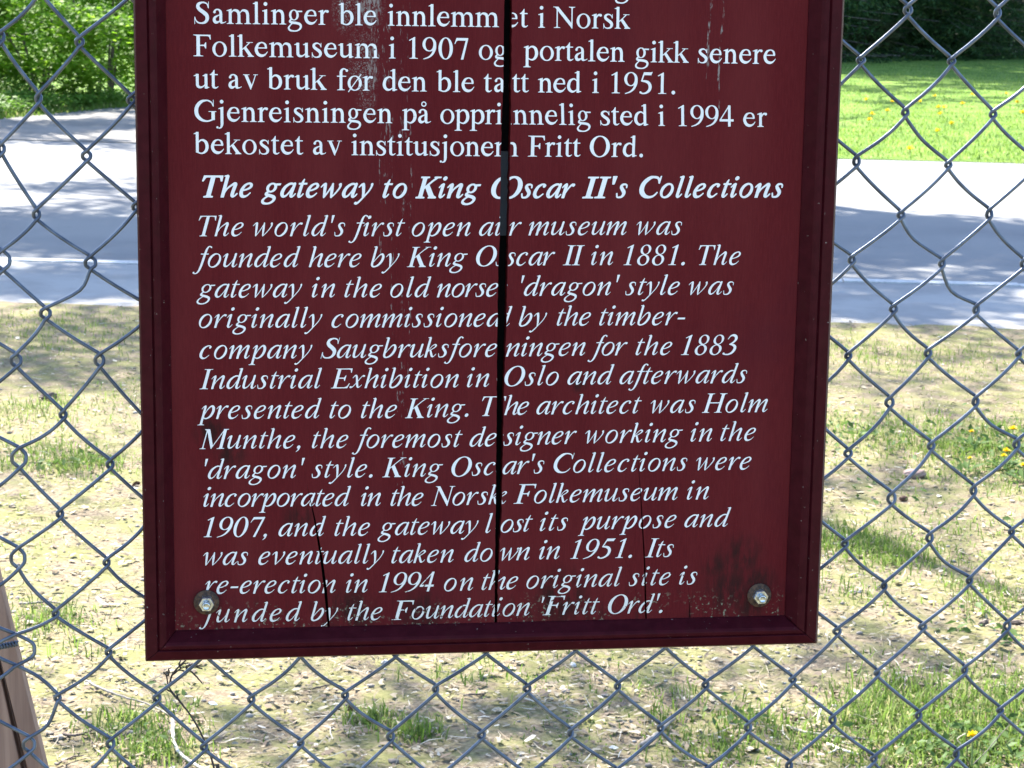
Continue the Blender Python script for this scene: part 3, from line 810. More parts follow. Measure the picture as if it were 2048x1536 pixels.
_c = _m.mix(_m.math('MULTIPLY', _m.ramp(_m.noise(.7, 4, .65), .56, .7), .35), _c, (0.20, 0.185, 0.085))
_c = _m.mix(_m.math('MULTIPLY', _m.ramp(_m.noise(40, 3, .7), .5, .75), .6), _c, (0.035, 0.07, 0.012))
_m.color(_c)
_m.bump(_m.noise(60, 3), .8, .03)
LAWN = _m.m
_m = Mat('woodland_floor', rough=.95, spec=.05)
_m.color(_m.mix(_m.ramp(_m.noise(.8, 5, .65), .35, .65), (0.030, 0.050, 0.014), (0.060, 0.075, 0.030)))
WOODFLOOR = _m.m

GRASS = leaf_material('grass_blades', [(0, (0.095, 0.160, 0.024)), (.5, (0.140, 0.225, 0.038)), (.85, (0.190, 0.260, 0.060)), (1, (0.32, 0.30, 0.14))], .5)
LAWNGRASS = leaf_material('lawn_grass_blades', [(0, (0.120, 0.215, 0.030)), (.5, (0.200, 0.315, 0.055)), (1, (0.330, 0.405, 0.120))], .45)
WEEDLEAF = leaf_material('weed_leaves', [(0, (0.055, 0.105, 0.022)), (1, (0.105, 0.175, 0.045))], .4)
MAPLE = leaf_material('young_maple_leaves', [(0, (0.085, 0.200, 0.008)), (.5, (0.165, 0.330, 0.016)), (1, (0.280, 0.450, 0.050))], .62)
LIMELEAF = leaf_material('roadside_tree_leaves', [(0, (0.045, 0.095, 0.015)), (1, (0.095, 0.170, 0.030))], .4)
NEEDLE = leaf_material('spruce_needles', [(0, (0.026, 0.065, 0.022)), (.6, (0.048, 0.105, 0.034)), (1, (0.120, 0.185, 0.050))], .3, .5)
BUSHLEAF = leaf_material('olive_bush_leaves', [(0, (0.060, 0.080, 0.030)), (1, (0.115, 0.135, 0.055))], .4)
_m = Mat('litter', rough=.85, spec=.2)
_m.color(_m.colramp(_m.island(), [(0, (0.13, 0.095, 0.068)), (.28, (0.215, 0.165, 0.115)), (.6, (0.265, 0.22, 0.15)), (.9, (0.35, 0.305, 0.22)), (1, (0.50, 0.465, 0.39))]))
LITTER = _m.m
_m = Mat('bark', rough=.9)
_m.color(_m.mix(_m.ramp(_m.noise(1, 5, .6, _m.mapping((22, 22, 4))), .35, .65), (0.055, 0.045, 0.035), (0.15, 0.125, 0.10)))
_m.bump(_m.noise(1, 5, .6, _m.mapping((22, 22, 4))), .8, .03)
BARK = _m.m
PALESTICK = Mat('bleached_wood', (0.62, 0.56, 0.46), .7).m
BROWNSTICK = Mat('brown_twig_bark', (0.11, 0.080, 0.062), .85).m
GREYSTICK = Mat('grey_twig_bark', (0.26, 0.225, 0.19), .85).m
YELLOW = leaf_material('dandelion_yellow', [(0, (0.80, 0.55, 0.01)), (1, (0.85, 0.66, 0.03))], .2)
STEMGREEN = Mat('stem_green', (0.13, 0.19, 0.06), .6).m
PAPER = Mat('white_paper', (0.80, 0.80, 0.80), .7).m
CONE = Mat('cone_scales', (0.105, 0.052, 0.034), .8).m
STONE = Mat('pinkish_stone', (0.34, 0.225, 0.185), .85).m
DRYWEED = Mat('dry_weed_stalk', (0.055, 0.042, 0.036), .85).m

# ------------------------------------------------------------------ setting
ZR = -0.10       # road level; the verge on the camera's side is level 0


def struct(name, pts, z, mat, thick=0.0):
    V = [(p[0], p[1], z) for p in pts]
    F = [tuple(range(len(V)))]
    if thick:
        n = len(V)
        V += [(p[0], p[1], z - thick) for p in pts]
        F += [(i, i + n, (i + 1) % n + n, (i + 1) % n) for i in range(n)]
    o = mk(name, V, F, mat)
    return tag(o, kind='structure')


def line(pa, pb, z, u0, u1):
    """two far apart points on the ground line through two photographed points"""
    a, b = gpt(*pa, z), gpt(*pb, z)
    d = (b - a).normalized()
    return a - d * u0, a + d * u1


kA, kB = line((0, 518), (2048, 570), 0.0, 45, 60)          # road side of the kerb
kd = (kB - kA).normalized()
kn = Vector((-kd.y, kd.x, 0))                                # towards the road
pA, pB = line((0, 608), (2048, 664), 0.0, 45, 60)          # verge side of the pavement
fA, fB = line((1680, 318), (2048, 327), ZR, 60, 60)        # far side of the road
BASE = struct('woodland_ground', [(-250, -150), (250, -150), (250, 350), (-250, 350)], -0.16, WOODFLOOR)
# verge: a finely broken sheet so that litter lies on real unevenness
VG = [(-45, -14, 0), (60, -14, 0), (pB.x, pB.y + .5, 0), (pA.x, pA.y + .5, 0)]
pd = (pB - pA).normalized()
pn = Vector((-pd.y, pd.x, 0))
tt = np.arange(39, 56, .03)
off = (vnoise(tt, tt * 0, .55, 2) - .5) * .16 + (vnoise(tt, tt * 0, .11, 4) - .5) * .09 + .02
VV = [(q.x, q.y, -.0012) for q in (pA + pd * float(t) - pn * .9 for t in tt)] + [(q.x, q.y, .0092) for q in (pA + pd * float(t) + pn * float(o) for t, o in zip(tt, off))]
nn = len(tt)
tag(mk('verge_ground', VG + VV, [(0, 1, 2, 3)] + [(4 + i, 5 + i, 5 + nn + i, 4 + nn + i) for i in range(nn - 1)], SOIL), kind='structure')
kw = 0.13
struct('pavement', [pA[:], pB[:], (kB - kn * kw)[:], (kA - kn * kw)[:]], 0.006, PAVE, .1)
mb = MB()
L = (kB - kA).length
n = int(L / 1.0)
for i in range(n):
    a = kA + kd * (i * L / n + .004)
    b = kA + kd * ((i + 1) * L / n - .004)
    V = []
    j = random.uniform(-.003, .003)
    for q in (a, b):
        for off, z in ((-kw, -.14), (-kw, .012 + j), (-.012, .012 + j), (0, 0.0 + j), (.004, -.14)):
            p = q + kn * off
            V.append((p.x, p.y, z))
    F = [(k, k + 1, k + 6, k + 5) for k in range(4)] + [(0, 1, 2, 3, 4), (5, 6, 7, 8, 9)]
    mb.add(V, F)
tag(mb.build('kerb', KERB), kind='structure')
struct('road', [(kA + kn * .0)[:], (kB + kn * .0)[:], (fB + kn * .3)[:], (fA + kn * .3)[:]], ZR, ASPHALT)
struct('lawn', [fA[:], fB[:], (140, 62), (-80, 62)], ZR + .006, LAWN, .06)
# gravel drive that leaves the road on the left
vA, vB = gpt(0, 238, ZR), gpt(270, 212, ZR)
vd = (vB - vA).normalized()
fd = (fB - fA).normalized()
t0 = (1.8 - fA.x) / fd.x
q1 = fA + fd * t0
fn = Vector((-fd.y, fd.x, 0))
q0 = vA - vd * ((vA - fA).dot(fn) / vd.dot(fn))
struct('gravel_drive', [(q0 - fn * .25 - fd * 1.5)[:], (q1 - fn * .25 + fd * 1.0)[:], (q1 + vd * 22)[:], (vB + vd * 22)[:], vB[:], q0[:]], ZR + .012, GRAVEL, .06)


def project(p):
    v = C2W.transposed() @ (Vector(p) - CAM)
    return 1024 - FPX * v.x / v.z, 768 + FPX * v.y / v.z


# ------------------------------------------------------------------ information sign
SIGN = thing('information_sign', 'dark red wooden sign with white lettering and a long split, hung on the wire fence', 'sign', (0, 0, ZS))


def cl_x(z): return float(np.interp(-z, [-q[1] for q in CRACK_L], [q[0] for q in CRACK_L]))
def cr_x(z): return float(np.interp(-z, [-q[1] for q in CRACK_R], [q[0] for q in CRACK_R]))


X0, X1, Z0, Z1 = -0.3277, 0.2896, -0.2476, 0.63
PROF = [(0, -.022), (0, .0065), (.0016, .0094), (.0023, .0103), (.0120, .0138), (.0128, .0118), (.0136, .0116), (.0146, .0142), (.0180, .0146), (.0208, .0130), (.0290, .0012), (.0290, -.022)]
SLR, SRR, SBR, STR = .92, 1.06, .90, 1.0


def rail(which):
    V = []
    for u, d in PROF:
        xl, xr, zb, zt = X0 + u * SLR, X1 - u * SRR, Z0 + u * SBR, Z1 - u * STR
        V += {'l': [(xl, -d, zb), (xl, -d, zt)], 'r': [(xr, -d, zt), (xr, -d, zb)], 'b': [(xr, -d, zb), (xl, -d, zb)], 't': [(xl, -d, zt), (xr, -d, zt)]}[which]
    m = len(PROF)
    F = [(2 * i, 2 * i + 1, 2 * ((i + 1) % m) + 1, 2 * ((i + 1) % m)) for i in range(m)]
    F += [tuple(range(0, 2 * m, 2)), tuple(range(1, 2 * m, 2))[::-1]]
    # a hair of shrinkage at the mitres
    V = np.array(V)
    c = V.mean(0)
    ax = 2 if which in 'lr' else 0
    V[:, ax] -= np.sign(V[:, ax] - c[ax]) * .00025
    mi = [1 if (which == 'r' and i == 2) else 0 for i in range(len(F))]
    o = mk('frame_rail', V, F, None, SIGN, mats=[FRAME, EDGE_LIGHT], midx=mi)
    b = o.modifiers.new('edge', 'BEVEL')
    b.width = .0005
    b.segments = 1
    b.limit_method = 'ANGLE'
    b.angle_limit = math.radians(28)


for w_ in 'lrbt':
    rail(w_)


def rough_line(f, za, zb, amp, step=.004):
    zz = np.arange(za, zb, step)
    return [(f(z) + amp * (random.random() - .5) * (1.6 if random.random() < .15 else .7), z) for z in zz] + [(f(zb), zb)]


def plank(outline):
    V = [(x, 0.0, z) for x, z in outline]
    n = len(V)
    V += [(x, .015, z) for x, z in outline]
    F = [tuple(range(n)), tuple(range(2 * n - 1, n - 1, -1))] + [(i, i + n, (i + 1) % n + n, (i + 1) % n) for i in range(n)]
    o = mk('board', V, F, RED, SIGN)
    return o


ZB, ZT = -.2245, .61
nA_l, nA_r = NOTCH_A[:5], NOTCH_A[5:]
left = [(-.302, ZB)] + [(nA_l[-1][0], ZB)] + [(x, z) for x, z in nA_l[::-1]] + [(x, z) for x, z in nA_r[::-1]] + [(nA_r[0][0] + .0004, ZB)]
left += rough_line(cl_x, ZB, ZT, .0005) + [(-.302, ZT)]
plank(left)
nB_l, nB_r = NOTCH_B[:4], NOTCH_B[4:]
nC_l, nC_r = NOTCH_C[:2], NOTCH_C[2:]
right = rough_line(cr_x, ZB, ZT, .0009)[::-1]
right += [(nB_l[-1][0], ZB)] + [q for q in nB_l[::-1]] + [q for q in nB_r[::-1]] + [(nB_r[0][0] + .0002, ZB)]
right += [(nC_l[-1][0], ZB)] + [q for q in nC_l[::-1]] + [(nC_r[0][0], ZB)]
right += [(.262, ZB), (.262, ZT)]
plank(right)
mk('added_back_panel', *box(-.3, .26, .0205, .0245, -.225, .605), DARK, SIGN)  # unseen panel, added near-black so the split stays dark
mk('batten', *box(-.24, .2, .0155, .0202, .1317, .2065), GREYWOOD, SIGN)

# lettering ---------------------------------------------------------------
def glyph(st, ch):
    return FONT[st][ch]


def inside(loops, x, y):
    r = False
    for lp in loops:
        j = len(lp) - 1
        for i in range(len(lp)):
            (xi, yi), (xj, yj) = lp[i], lp[j]
            if (yi > y) != (yj > y) and x < (xj - xi) * (y - yi) / (yj - yi) + xi:
                r = not r
            j = i
    return r


CUTS_L = [NOTCH_A]
CUTS_R = [NOTCH_B, NOTCH_C]
SUBST = {'ø': 'oslash', 'å': 'aring'}


def letters(mbld, st, text, x0, x1, zb0, zb1, drop=0):
    # drop: 1 loses the pieces right of the split, -1 those left of it (worn away at the edge)
    em = EM[st]
    gs = [glyph(st, SUBST.get(c, c)) for c in text]
    adv, ext = 0.0, []
    for a, lp in gs:
        xs = [p[0] for q in lp for p in q]
        ext.append((adv + min(xs), adv + max(xs)))
        adv += a
    lo = min(e[0] for e in ext)
    hi = max(e[1] for e in ext)
    n = len(text)
    k = em / 1000.0
    track = ((x1 - x0) / k - (hi - lo)) / max(1, n - 1) if n > 1 else 0.0
    adv = 0.0
    for i, (a, loops) in enumerate(gs):
        ox = x0 + (adv - lo + track * i) * k
        oz = zb0 + (zb1 - zb0) * ((ox - x0) / max(1e-6, x1 - x0))
        adv += a
        xs = [p[0] for q in loops for p in q]
        zs_ = [p[1] for q in loops for p in q]
        zmid = oz + .008
        verts, edges = [], []
        for lp in loops:
            b = len(verts)
            verts += [Vector(p) for p in lp]
            edges += [(b + j, b + (j + 1) % len(lp)) for j in range(len(lp))]
        gx0, gx1 = ox + min(xs) * k, ox + max(xs) * k
        cross = gx0 < cl_x(zmid) + .002 and gx1 > cl_x(zmid) - .002
        if cross:                                  # cut along the edge of the left plank
            b = len(verts)
            zz = np.linspace(oz - .3 * em, oz + .8 * em, 9)
            verts += [Vector(((cl_x(z) - ox) / k, (z - oz) / k)) for z in zz]
            edges += [(b + j, b + j + 1) for j in range(8)]
        on_right = gx0 > cl_x(zmid)
        cuts = []
        for cp in (CUTS_R if on_right else CUTS_L):
            cx = [(x - (cr_x(z) - cl_x(z) if on_right else 0), z) for x, z in cp]
            if max(q[0] for q in cx) > gx0 - .001 and min(q[0] for q in cx) < gx1 + .001 and max(q[1] for q in cx) > oz + min(zs_) * k and min(q[1] for q in cx) < oz + max(zs_) * k:
                lc = [((x - ox) / k, (z - oz) / k) for x, z in cx]
                b = len(verts)
                verts += [Vector(p) for p in lc]
                edges += [(b + j, b + (j + 1) % len(lc)) for j in range(len(lc))]
                cuts.append(lc)
        r = delaunay_2d_cdt(verts, edges, [], 0, 1e-4)
        RV = r[0]
        for f in r[2]:
            cx = sum(RV[j].x for j in f) / 3
            cy = sum(RV[j].y for j in f) / 3
            if not inside(loops, cx, cy):
                continue
            if any(inside([c], cx, cy) for c in cuts):
                continue
            px, pz = ox + cx * k, oz + cy * k
            if pz < -.2208:
                continue
            right_ = px > cl_x(pz)
            if (drop == 1 and right_) or (drop == -1 and not right_):
                continue
            T = []
            for j in f:
                z = oz + RV[j].y * k
                x = ox + RV[j].x * k + (cr_x(z) - cl_x(z) if right_ else 0)
                T.append((x, -.00025, z))
            a_ = (T[1][0] - T[0][0]) * (T[2][2] - T[0][2]) - (T[1][2] - T[0][2]) * (T[2][0] - T[0][0])
            mbld.add(T, [(0, 1, 2)] if a_ > 0 else [(0, 2, 1)])


def text_lines():
    cur, last = None, None
    lines = []
    for w in WORDS:
        if last is None or w[4] < last - .012 or w[2] < lines[-1][-1][2]:
            lines.append([])
        lines[-1].append(w)
        last = w[4]
    lines.insert(0, [('R', 'g', .09041 - .0115, .10457 - .0115, .3424, .3424)])
    for ln in lines:
        m = MB()
        for w in ln:
            letters(m, *w)
        m.build('text_line', WHITE, SIGN)


text_lines()


def lathe(prof, n=24, cx=0, cz=0):
    """profile of (radius, distance towards the viewer) turned about the y axis"""
    V, F = [], []
    for r, d in prof:
        for k in range(n):
            a = 2 * math.pi * k / n
            V.append((cx + r * math.cos(a), -d, cz + r * math.sin(a)))
    m = len(prof)
    F = [(i * n + k, i * n + (k + 1) % n, (i + 1) * n + (k + 1) % n, (i + 1) * n + k) for i in range(m - 1) for k in range(n)]
    F += [tuple(range(n)), tuple((m - 1) * n + k for k in range(n))]
    return V, F


for (bx, bz), rot in zip(BOLTS, (0.0, .12)):
    st = mk('bolt', *lathe([(.0034, -.01), (.0034, .0125), (.0037, .0128), (.0037, .0138), (.0028, .0148), (.0026, .0146), (.0012, .0142), (.0005, .0142)], 20), ZINC, SIGN, True)
    st.location = (bx, 0, bz)
    wv, wf = lathe([(.0036, .0003), (.0112, .0003), (.0114, .001), (.0110, .0022), (.0036, .0026)], 28)
    mk('washer', wv, wf, RUST, st, True)
    V, F = [], []
    for d, r in ((.0024, .0072), (.0080, .0072), (.0090, .0065), (.0090, .0036)):
        for k in range(6):
            a = math.pi / 3 * k + rot
            V.append((r * math.cos(a), -d, r * math.sin(a)))
    F = [(i * 6 + k, i * 6 + (k + 1) % 6, (i + 1) * 6 + (k + 1) % 6, (i + 1) * 6 + k) for i in range(3) for k in range(6)]
    mk('nut', V, F, ZINC, st)

# ------------------------------------------------------------------ chain link fence
FENCE = thing('chain_link_fence', 'grey galvanised chain link fence of bent diamond mesh behind the red sign', 'fence', (0, .045, ZS))
R0, R1, C0, C1 = -14, 34, -15, 26
(mxa, mxc, mxr), (mza, mzc, mzr) = KNOT_MODEL
kk = np.array(list(KNOTS.keys()), float)
kpos = kk[:, 1] + np.where(kk[:, 0] % 2 == 0, .5, 0)
kv = np.array(list(KNOTS.values()))
kres = kv - np.stack([mxa + mxc * kpos + mxr * kk[:, 0], mza + mzc * kpos + mzr * kk[:, 0]], 1)


def knot(r, c):
    if (r, c) in KNOTS:
        return KNOTS[(r, c)]
    p = c + (.5 if r % 2 == 0 else 0)
    d2 = (kpos - p) ** 2 + (.55 * (kk[:, 0] - r)) ** 2
    w = 1 / (d2 + .3) ** 2
    res = (kres * w[:, None]).sum(0) / w.sum() * min(1.0, 3.0 / (1 + d2.min()))
    h = random.Random(r * 91 + c * 7)
    return (mxa + mxc * p + mxr * r + res[0] + h.uniform(-.0025, .0025), mza + mzc * p + mzr * r + res[1] + h.uniform(-.002, .002))


EYE = {(13, 0): (.0175, .0150), (5, 0): (.0062, .009), (6, 0): (.0040, .0052), (9, 0): (.0062, .0095), (11, 0): (.0060, .0100), (15, 0): (.0050, .0075),
       (9, 10): (.0026, .0040), (8, 9): (.0034, .0052), (9, 9): (.0030, .0040), (10, 9): (.0034, .0060), (3, 1): (.0034, .0046), (5, 1): (.0044, .0060), (7, 1): (.0036, .0060), (7, 0): (.0042, .0060)}
BENT = {((5, 0), (6, 0)): (70, 598), ((6, 0), (5, 1)): (160, 580), ((4, 9), (5, 10)): (1828, 478), ((5, 10), (6, 10)): (1904, 583), ((8, 10), (9, 11)): (1983, 850),
        ((13, 0), (14, 0)): (78, 1356), ((2, 9), (3, 10)): (1846, 280), ((11, 10), (12, 10)): (1890, 1125), ((14, 0), (15, 0)): (96, 1448), ((14, 0), (15, 1)): (160, 1440)}


def eye(r, c):
    h = random.Random(r * 31 + c * 57 + 5)
    e, hh = EYE.get((r, c), (h.uniform(.0018, .0030), h.uniform(.0030, .0050)))
    return e, hh


def sign_plane(px, py, d):
    r = C2W @ Vector(((px - 1024) / FPX, -(py - 768) / FPX, -1))
    t = (d - CAM.y) / r.y
    q = CAM + r * t
    return q.x, q.z - ZS


WR = .00175
mb = MB()
for typ in 'AB':
    for k in range(C0, C1):
        pts = []
        for r in range(R0, R1 + 1):
            odd = r % 2 == 1
            c = k if odd else (k - 1 if typ == 'A' else k)
            sgn = (1 if odd else -1) if typ == 'A' else (-1 if odd else 1)
            x, z = knot(r, c)
            e, h = eye(r, c)
            # arriving strand: sgn>0 comes from the upper left (behind), sgn<0 from the upper right (in front)
            ya = .0021 * (1 if sgn > 0 else -1)
            pts.append((x - sgn * .0002, ya, z + h))
            pts.append((x + sgn * e * .85, ya * .45, z + h * .45))
            pts.append((x + sgn * e, 0, z))
            pts.append((x + sgn * e * .85, -ya * .45, z - h * .45))
            pts.append((x - sgn * .0002, -ya, z - h))
            if r < R1:
                c2 = (k - 1 if typ == 'A' else k) if odd else k
                x2, z2 = knot(r + 1, c2)
                h2 = eye(r + 1, c2)[1]
                a = np.array([x, z - h])
                b = np.array([x2, z2 + h2])
                key = ((r, c), (r + 1, c2))
                alt = ((r + 1, c2), (r, c))
                kb = key if key in BENT else (alt if alt in BENT else None)
                if kb:
                    m_ = np.array(sign_plane(*BENT[kb], .045))
                    pts.append((m_[0], -ya, m_[1]))
                else:
                    hr = random.Random(r * 13 + c * 101 + (7 if typ == 'A' else 0))
                    s = hr.uniform(.0001, .0013) if hr.random() < .8 else hr.uniform(.0013, .0028)
                    d = b - a
                    nrm = np.array([-d[1], d[0]]) / np.hypot(*d)
                    if nrm[1] > 0:
                        nrm = -nrm
                    for f in (.09, .32, .62, .92):
                        q = a + d * f + nrm * s * (.35, 1.0, .95, .2)[(.09, .32, .62, .92).index(f)]
                        pts.append((q[0], -ya, q[1]))
        V, F = tube(catmull(pts, 4), WR, 7)
        mb.add(V, F)
mb.build('wire_mesh', WIRE, FENCE, True)
POSTM = Mat('grey_fence_post', (0.33, 0.35, 0.36), .5, .6).m
for px_ in (-1.78, 1.80):
    V, F = tube([(px_, .035, -ZS - .05), (px_, .035, .98)], .024, 16)
    mk('fence_post', V, F, POSTM, FENCE, True)
V, F = tube([(-1.85, .012, .96), (1.87, .012, .96)], .017, 12)
mk('top_rail', V, F, POSTM, FENCE, True)

# leaning wooden brace behind the fence, lower left
def brace_pt(px, py, y):
    r = C2W @ Vector(((px - 1024) / FPX, -(py - 768) / FPX, -1))
    return CAM + r * ((y - CAM.y) / r.y)


BR = thing('wooden_brace', 'leaning reddish brown timber brace of two planks behind the fence, lower left', 'brace', (brace_pt(60, 1536, .12).x, .12, 0))
mb = None
for (xa, ya_, xb, yb_, wd, dep0, dep1) in ((1, 1164, 92, 1536, -.0165, .095, .118), (-11, 1300, 43, 1536, -.040, .097, .122), (-18, 1164, 73, 1536, -.060, .1235, .150)):  # last entry is a backing added to keep daylight out of the gap
    a, b = brace_pt(xa, ya_, .10), brace_pt(xb, yb_, .10)
    d = (b - a)
    top = a + d * ((1.95 - a.z) / d.z)
    bot = a + d * ((-.03 - a.z) / d.z)
    V = []
    for q in (bot, top):
        for dx, dy in ((0, dep0), (wd, dep0), (wd, dep1), (0, dep1)):
            V.append((q.x + dx - BR.location.x, dy - BR.location.y, q.z))
    o = mk('plank', V, [(0, 1, 5, 4), (1, 2, 6, 5), (2, 3, 7, 6), (3, 0, 4, 7), (0, 3, 2, 1), (4, 5, 6, 7)], BRACE, BR)
    bv = o.modifiers.new('edge', 'BEVEL')
    bv.width = .0012
    bv.segments = 2
# twisted tie wire round the brace
c0 = brace_pt(-14, 1296, .05)
mb = MB()
pts = []
for i in range(40):
    t = i / 39
    pts.append((c0.x + t * .022, .05 + .0022 * math.cos(t * 26), c0.z + t * .004 + .0022 * math.sin(t * 26)))
mb.add(*tube(pts, .0011, 5))
mb.add(*tube([(p[0], .1 - p[1], 2 * c0.z + 2 * (p[0] - c0.x) * .18 - p[2]) for p in pts], .0011, 5))
tw = mb.build('tie_wire', WIRE, None, True)
tag(tw, 'short twisted wire tie holding the fence mesh to the leaning brace', 'wire tie')

# ------------------------------------------------------------------ foliage helpers (numpy, many small real faces)
def rand_unit(n):
    v = rng.normal(size=(n, 3))
    return v / np.linalg.norm(v, axis=1)[:, None]


def leaf_faces(C, size, N, shape='oval', az=None):
    """C centres, size per leaf, N leaf normals -> (V, F) with one folded leaf each"""
    n = len(C)
    a = rand_unit(n) if az is None else az
    U = a - N * (a * N).sum(1)[:, None]
    U /= np.linalg.norm(U, axis=1)[:, None] + 1e-9
    Wd = np.cross(N, U)
    if shape == 'oval':
        T = np.array([(0, -.5, 0), (.26, -.05, .07), (0, .5, 0), (-.26, -.05, .07)])
        F0 = np.array([(0, 1, 2), (0, 2, 3)])
    elif shape == 'blade':
        T = np.array([(0, -.5, 0), (.15, 0, .03), (0, .5, 0), (-.15, 0, .03)])
        F0 = np.array([(0, 1, 2), (0, 2, 3)])
    else:                                   # five-lobed maple leaf
        ang = np.radians([-90, -52, -20, 12, 38, 62, 90, 118, 142, 168, 200, 232])
        rad = np.array([.12, .30, .42, .26, .55, .30, .60, .30, .55, .26, .42, .30])
        T = np.vstack([[(0, 0, -.04)], np.stack([rad * np.cos(ang), rad * np.sin(ang), .10 * np.abs(np.cos(ang)) * rad * 1.2], 1)])
        F0 = np.array([(0, i, i % 12 + 1) for i in range(1, 13)])
    k = len(T)
    s = np.asarray(size)[:, None, None]
    V = C[:, None, :] + s * (T[None, :, 0:1] * Wd[:, None, :] + T[None, :, 1:2] * U[:, None, :] + T[None, :, 2:3] * N[:, None, :])
    F = (np.arange(n)[:, None, None] * k + F0[None]).reshape(-1, 3)
    return V.reshape(-1, 3), F


def blades(P, length, width, lean, az):
    """grass blades: three triangles each, bending over along az"""
    n = len(P)
    d = np.stack([np.cos(az), np.sin(az), np.zeros(n)], 1)
    s = np.stack([-np.sin(az), np.cos(az), np.zeros(n)], 1)
    up = np.array([0, 0, 1.0])
    L = length[:, None]
    ln = lean[:, None]
    w = width[:, None] * .5
    m = P + up * L * .58 * np.cos(ln * .5) + d * L * .55 * np.sin(ln * .5)
    t = m + up * L * .45 * np.cos(ln * 1.25) + d * L * .45 * np.sin(ln * 1.25)
    V = np.stack([P - s * w, P + s * w, m - s * w * .8, m + s * w * .8, t], 1).reshape(-1, 3)
    b = np.arange(n)[:, None] * 5
    F = np.concatenate([b + np.array([[0, 1, 3]]), b + np.array([[0, 3, 2]]), b + np.array([[2, 3, 4]])], 1).reshape(-1, 3)
    return V, F


def stuff(name, V, F, mat, label, cat):
    o = mk(name, V, F, mat)
    return tag(o, label, cat, kind='stuff')


def in_tri(px, py):
    return None


# ---- needle litter and dead leaves over the verge
RD = Vector((C2W[0][0], C2W[1][0], 0)).normalized()
FD = Vector((-C2W[0][2], -C2W[1][2], 0)).normalized()
RDn, FDn, CAMn = np.array(RD)[:2], np.array(FD)[:2], np.array(CAM)[:2]


def wedge(n, d0, d1, marg, power=1.0):
    """ground points in front of the camera between distances d0 and d1, thinning with distance"""
    u = rng.random(n)
    if power == 1.0:
        d = d0 * (d1 / d0) ** u
    else:
        e = 1 - power
        d = (d0 ** e + u * (d1 ** e - d0 ** e)) ** (1 / e)
    w = (rng.random(n) - .5) * (2048 / FPX * d * 1.04 + 2 * marg)
    return CAMn + d[:, None] * FDn + w[:, None] * RDn


pAn, pdn = np.array(pA)[:2], np.array((pB - pA).normalized())[:2]
pnn = np.array([-pdn[1], pdn[0]])


def before_pavement(P, m=0.0):
    """signed distance to the verge edge, positive on the camera's side"""
    return -((P - pAn) @ pnn) - m


P = wedge(46000, 3.7, 11.5, 1.0, 1.35)
dist = before_pavement(P)
ragged = vnoise(P[:, 0], P[:, 1], .35, 3) * .35 - .22
P = P[dist > ragged]
n = len(P)
az = rng.random(n) * 6.283
kind_ = rng.random(n)
L_ = np.where(kind_ < .62, rng.uniform(.006, .020, n), np.where(kind_ < .93, rng.uniform(.025, .07, n), rng.uniform(.015, .032, n)))
W_ = np.where(kind_ < .62, rng.uniform(.0035, .010, n), np.where(kind_ < .93, rng.uniform(.0014, .003, n), rng.uniform(.010, .020, n)))
tl = rng.normal(0, .16, n)
d = np.stack([np.cos(az), np.sin(az), tl], 1)
s = np.stack([-np.sin(az), np.cos(az), rng.normal(0, .22, n)], 1)
c = np.stack([P[:, 0], P[:, 1], rng.uniform(.002, .010, n) + np.abs(tl) * L_ * .5], 1)
bend = rng.normal(0, .12, n)[:, None] * s * L_[:, None]
V = np.stack([c - d * L_[:, None] * .5 - s * W_[:, None] * .3, c - s * W_[:, None] * .5 + bend, c + d * L_[:, None] * .5 - s * W_[:, None] * .2,
              c + d * L_[:, None] * .5 + s * W_[:, None] * .25, c + s * W_[:, None] * .5 + bend + [0, 0, .0012], c - d * L_[:, None] * .5 + s * W_[:, None] * .3], 1)
b = np.arange(n)[:, None] * 6
F = np.concatenate([b + np.array([[0, 1, 4, 5]]), b + np.array([[1, 2, 3, 4]])], 1).reshape(-1, 4)
stuff('leaf_litter', V.reshape(-1, 3), F, LITTER, 'dry needles, bark chips and dead leaves strewn over the bare verge', 'leaf litter')

# small stones
P = wedge(1300, 3.7, 10.5, .6, 1.3)
P = P[before_pavement(P) > -.3]
mb = MB()
ico = bmesh.new()
bmesh.ops.create_icosphere(ico, subdivisions=1, radius=1)
IV = np.array([v.co[:] for v in ico.verts])
IF = np.array([[v.index for v in f.verts] for f in ico.faces])
ico.free()
n = len(P)
sc = np.minimum(rng.lognormal(math.log(.0042), .40, n), .012)
V = IV[None] * (1 + .22 * rng.normal(size=(n, len(IV), 1))) * sc[:, None, None] * np.array([1.2, .9, .65])
V[:, :, 0] += P[:, 0:1]
V[:, :, 1] += P[:, 1:2]
V[:, :, 2] += (sc * .3)[:, None]
F = (np.arange(n)[:, None, None] * len(IV) + IF[None]).reshape(-1, 3)
_m = Mat('verge_grit', rough=.85)
_m.color(_m.colramp(_m.island(), [(0, (0.14, 0.115, 0.095)), (.5, (0.26, 0.225, 0.19)), (.85, (0.36, 0.32, 0.28)), (1, (0.55, 0.52, 0.48))]))
stuff('grit', V.reshape(-1, 3), F, _m.m, 'scattered grit and small stones on the bare verge', 'gravel')

